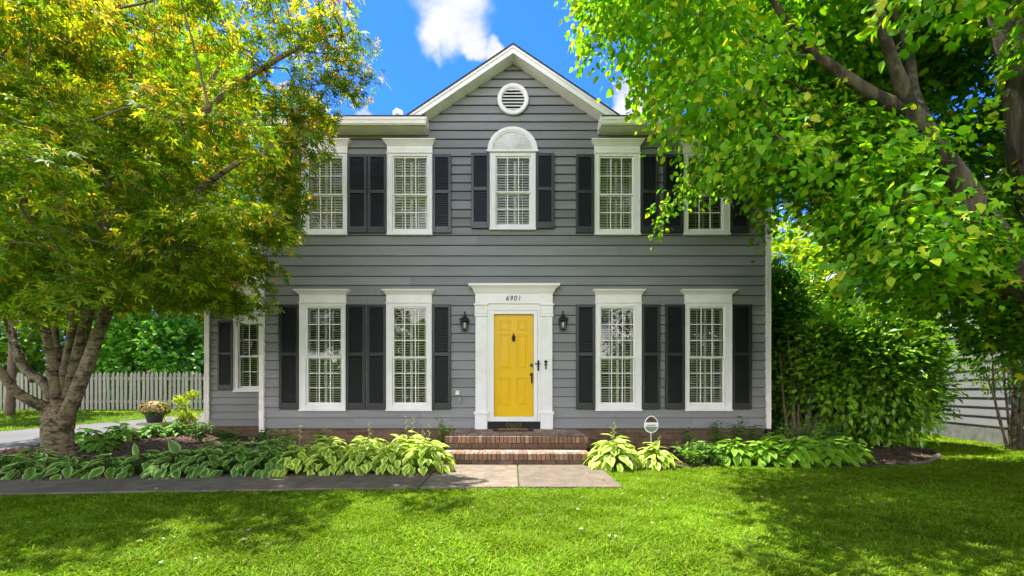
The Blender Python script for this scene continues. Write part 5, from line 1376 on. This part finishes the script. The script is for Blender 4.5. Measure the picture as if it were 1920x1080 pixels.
YG = [(.27, .34, .012), (.18, .27, .010), (.38, .38, .02)]; MG = [(.085, .19, .010), (.13, .24, .012), (.20, .29, .015)]
far_tree('yellow green tree behind the evergreen and the picket fence', -13.2, 15.5, 9.0, (4.4, 3.2, 3.6), 9000, .26, YG, [4, 3, 3])
far_tree('tall green tree beyond the fence at the far left', -25, 15, 20, (6.5, 4.5, 8), 17000, .34, MG, [4, 4, 2], .3)
far_tree('mid green tree beyond the fence behind the maple stems', -17.5, 14.5, 20, (5.5, 4, 8.5), 17000, .32, MG + YG[:1], [4, 4, 2, 2], .22)
far_tree('dark trunked tree on the lawn by the driveway at the left edge', -15.9, 5.6, 8.0, (3.2, 2.4, 2.6), 4200, .2, MG + [(.20, .09, .05)], [4, 3, 2, 1], .10, 5.6, 'post')
far_tree('tall leafy tree behind the house wing', -9.5, 19, 11.5, (4.5, 4, 4.5), 8000, .3, MG, [4, 4, 2], .3)
far_tree('yellow green tree behind the right corner of the house', 13.0, 13.5, 10.2, (3.6, 3.0, 4.6), 13000, .22, YG + MG[:1], [4, 3, 2, 3])
far_tree('green tree behind the neighbour house', 19.0, 14, 11, (5, 4, 5), 9000, .3, MG, [4, 4, 2], .3)
far_tree('leafy tree between the houses behind the dark shrub', 9.6, 9.5, 6.0, (2.4, 2.2, 2.6), 6500, .19, MG + YG[:1], [4, 3, 2, 2], .15)
far_tree('tall green tree beyond the neighbour house at the right edge', 27, 17, 13, (6, 5, 6), 8000, .36, MG, [4, 4, 2], .3)
# woods across the road behind the photographer, mirrored in the window panes
N = 26000; p = np.c_[RNG.uniform(-60, 60, N), RNG.uniform(-60, -48, N), 8.5 * RNG.random(N) ** .8]
p[:, 2] *= .75 + .3 * np.sin(p[:, 0] * .33) + .15 * np.sin(p[:, 0] * .9 + 1)
tag(leaf_mesh('woods', *OVATE, p, unit(N), unit(N) + (0, 0, .5), RNG.uniform(.5, 1.1, N), palette(MG + YG[:1], [4, 4, 2, 2], N), M['leaf']), kind='stuff')

# ================================================================== sky, sun, camera
SUN_EL, SUN_AZ = R(SUN[0]), R(SUN[1])
w = bpy.data.worlds.new('World'); S.world = w; w.use_nodes = True
nt = w.node_tree; N_ = nt.nodes; L_ = nt.links; N_.clear()
out = N_.new('ShaderNodeOutputWorld'); bg = N_.new('ShaderNodeBackground'); L_.new(bg.outputs[0], out.inputs[0])
sky = N_.new('ShaderNodeTexSky'); sky.sky_type = 'NISHITA'; sky.sun_disc = False; sky.sun_elevation = SUN_EL; sky.sun_rotation = SUN_AZ
sky.air_density = 1.0; sky.dust_density = .3; sky.ozone_density = 2.0; sky.altitude = 200
bg.inputs['Strength'].default_value = SKY
def node(t, **k):
    n = N_.new(t)
    for a, b in k.items(): setattr(n, a, b)
    return n
def math_(op, a, b=None, clamp=False):
    n = node('ShaderNodeMath', operation=op, use_clamp=clamp)
    for i, v in enumerate((a, b)):
        if v is None: continue
        if isinstance(v, (int, float)): n.inputs[i].default_value = v
        else: L_.new(v, n.inputs[i])
    return n.outputs[0]
tc = node('ShaderNodeTexCoord'); nv = node('ShaderNodeVectorMath', operation='NORMALIZE'); L_.new(tc.outputs['Generated'], nv.inputs[0]); D = nv.outputs[0]
sp = node('ShaderNodeSeparateXYZ'); L_.new(D, sp.inputs[0])
# clouds: billows around a few directions, broken up by noise
mp = node('ShaderNodeMapping'); mp.inputs['Scale'].default_value = (1, 1, 1.25); L_.new(D, mp.inputs[0])
nz = node('ShaderNodeTexNoise'); nz.inputs['Scale'].default_value = 7.0; nz.inputs['Detail'].default_value = 9; nz.inputs['Roughness'].default_value = .56; nz.inputs['Distortion'].default_value = .25; L_.new(mp.outputs[0], nz.inputs['Vector'])
nd = node('ShaderNodeTexNoise'); nd.inputs['Scale'].default_value = 11; nd.inputs['Detail'].default_value = 6; L_.new(D, nd.inputs['Vector'])
wv = node('ShaderNodeVectorMath', operation='MULTIPLY_ADD'); wv.inputs[1].default_value = (.13, .13, .13); L_.new(nd.outputs['Color'], wv.inputs[0])
of = node('ShaderNodeVectorMath', operation='ADD'); of.inputs[1].default_value = (-.065, -.065, -.065); L_.new(D, of.inputs[0]); L_.new(of.outputs[0], wv.inputs[2]); wn = node('ShaderNodeVectorMath', operation='NORMALIZE'); L_.new(wv.outputs[0], wn.inputs[0]); WD = wn.outputs[0]
def blob(px, py, rad):
    v = np.array([(px - CX) / FPX, 1, (HORIZON - py) / FPX]); v /= np.linalg.norm(v)
    dn = node('ShaderNodeVectorMath', operation='DOT_PRODUCT'); dn.inputs[1].default_value = v; L_.new(WD, dn.inputs[0])
    mr = node('ShaderNodeMapRange', interpolation_type='SMOOTHSTEP'); mr.inputs['From Min'].default_value = math.cos(rad); mr.inputs['From Max'].default_value = 1.0
    L_.new(dn.outputs['Value'], mr.inputs['Value']); return mr.outputs[0]
acc = None
for b in CLOUDS:
    v = blob(*b); acc = v if acc is None else math_('MAXIMUM', acc, v)
fillc = node('ShaderNodeMapRange', interpolation_type='SMOOTHSTEP'); fillc.inputs['From Min'].default_value = .1; fillc.inputs['From Max'].default_value = -.5; fillc.inputs['To Max'].default_value = .85  # unseen low cloud bank behind the camera, added as fill light for the facade
L_.new(sp.outputs[1], fillc.inputs['Value']); zf = node('ShaderNodeMapRange', interpolation_type='SMOOTHSTEP'); zf.inputs['From Min'].default_value = .55; zf.inputs['From Max'].default_value = .16; L_.new(sp.outputs[2], zf.inputs['Value']); acc = math_('MAXIMUM', acc, math_('MULTIPLY', fillc.outputs[0], zf.outputs[0]))
den = math_('MULTIPLY', acc, math_('ADD', 1.0, math_('MULTIPLY', math_('SUBTRACT', nz.outputs['Fac'], .48), 4.2)))
cm = node('ShaderNodeMapRange', interpolation_type='SMOOTHSTEP'); cm.inputs['From Min'].default_value = .20; cm.inputs['From Max'].default_value = 1.15; L_.new(den, cm.inputs['Value'])
# deeper blue, as through a polariser
hs = node('ShaderNodeVectorMath', operation='MULTIPLY'); L_.new(sky.outputs[0], hs.inputs[0])
tf = node('ShaderNodeMapRange', interpolation_type='SMOOTHSTEP'); tf.inputs['From Min'].default_value = -.2; tf.inputs['From Max'].default_value = .5; L_.new(sp.outputs[1], tf.inputs['Value'])
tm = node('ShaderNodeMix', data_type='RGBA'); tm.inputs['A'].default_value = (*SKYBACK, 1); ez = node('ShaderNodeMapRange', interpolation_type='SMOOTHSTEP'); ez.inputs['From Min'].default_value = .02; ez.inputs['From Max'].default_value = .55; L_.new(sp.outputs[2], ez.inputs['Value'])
te = node('ShaderNodeMix', data_type='RGBA'); te.inputs['A'].default_value = (.13, .19, .29, 1); te.inputs['B'].default_value = (*SKYTINT, 1); L_.new(ez.outputs[0], te.inputs['Factor']); L_.new(te.outputs['Result'], tm.inputs['B'])
L_.new(tf.outputs[0], tm.inputs['Factor']); L_.new(tm.outputs['Result'], hs.inputs[1])
mx = node('ShaderNodeMix', data_type='RGBA'); L_.new(cm.outputs[0], mx.inputs['Factor']); L_.new(hs.outputs[0], mx.inputs['A']); cc_ = node('ShaderNodeMix', data_type='RGBA'); cc_.inputs['A'].default_value = (*CLOUDFILL, 1); cc_.inputs['B'].default_value = (*CLOUDCOL, 1); L_.new(tf.outputs[0], cc_.inputs['Factor']); L_.new(cc_.outputs['Result'], mx.inputs['B'])
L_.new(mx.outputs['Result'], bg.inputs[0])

sl = bpy.data.lights.new('sun', 'SUN'); sl.energy = SUNE; sl.angle = R(.53); sl.color = (1.0, .95, .87)
so = bpy.data.objects.new('sun', sl); COL.objects.link(so)
sv = Vector((math.sin(SUN_AZ) * math.cos(SUN_EL), math.cos(SUN_AZ) * math.cos(SUN_EL), math.sin(SUN_EL)))
so.rotation_euler = sv.to_track_quat('Z', 'Y').to_euler(); so.location = (0, 0, 30)

cam = bpy.data.cameras.new('camera'); co = bpy.data.objects.new('camera', cam); COL.objects.link(co)
co.location = (0, -DIST, EYE); co.rotation_euler = (R(90), 0, 0)
cam.sensor_width = 36; cam.lens = FPX / 1920 * 36; cam.shift_y = (HORIZON - 540) / 1920; cam.clip_start = .05; cam.clip_end = 3000
S.camera = co
S.view_settings.view_transform = 'Standard'; S.view_settings.look = 'None'; S.view_settings.exposure = EXPO; S.view_settings.gamma = 1
S.cycles.max_bounces = 8; S.cycles.transparent_max_bounces = 12; S.cycles.use_denoising = True; S.cycles.denoising_prefilter = 'ACCURATE'
S.render.resolution_x = 1024; S.render.resolution_y = 576
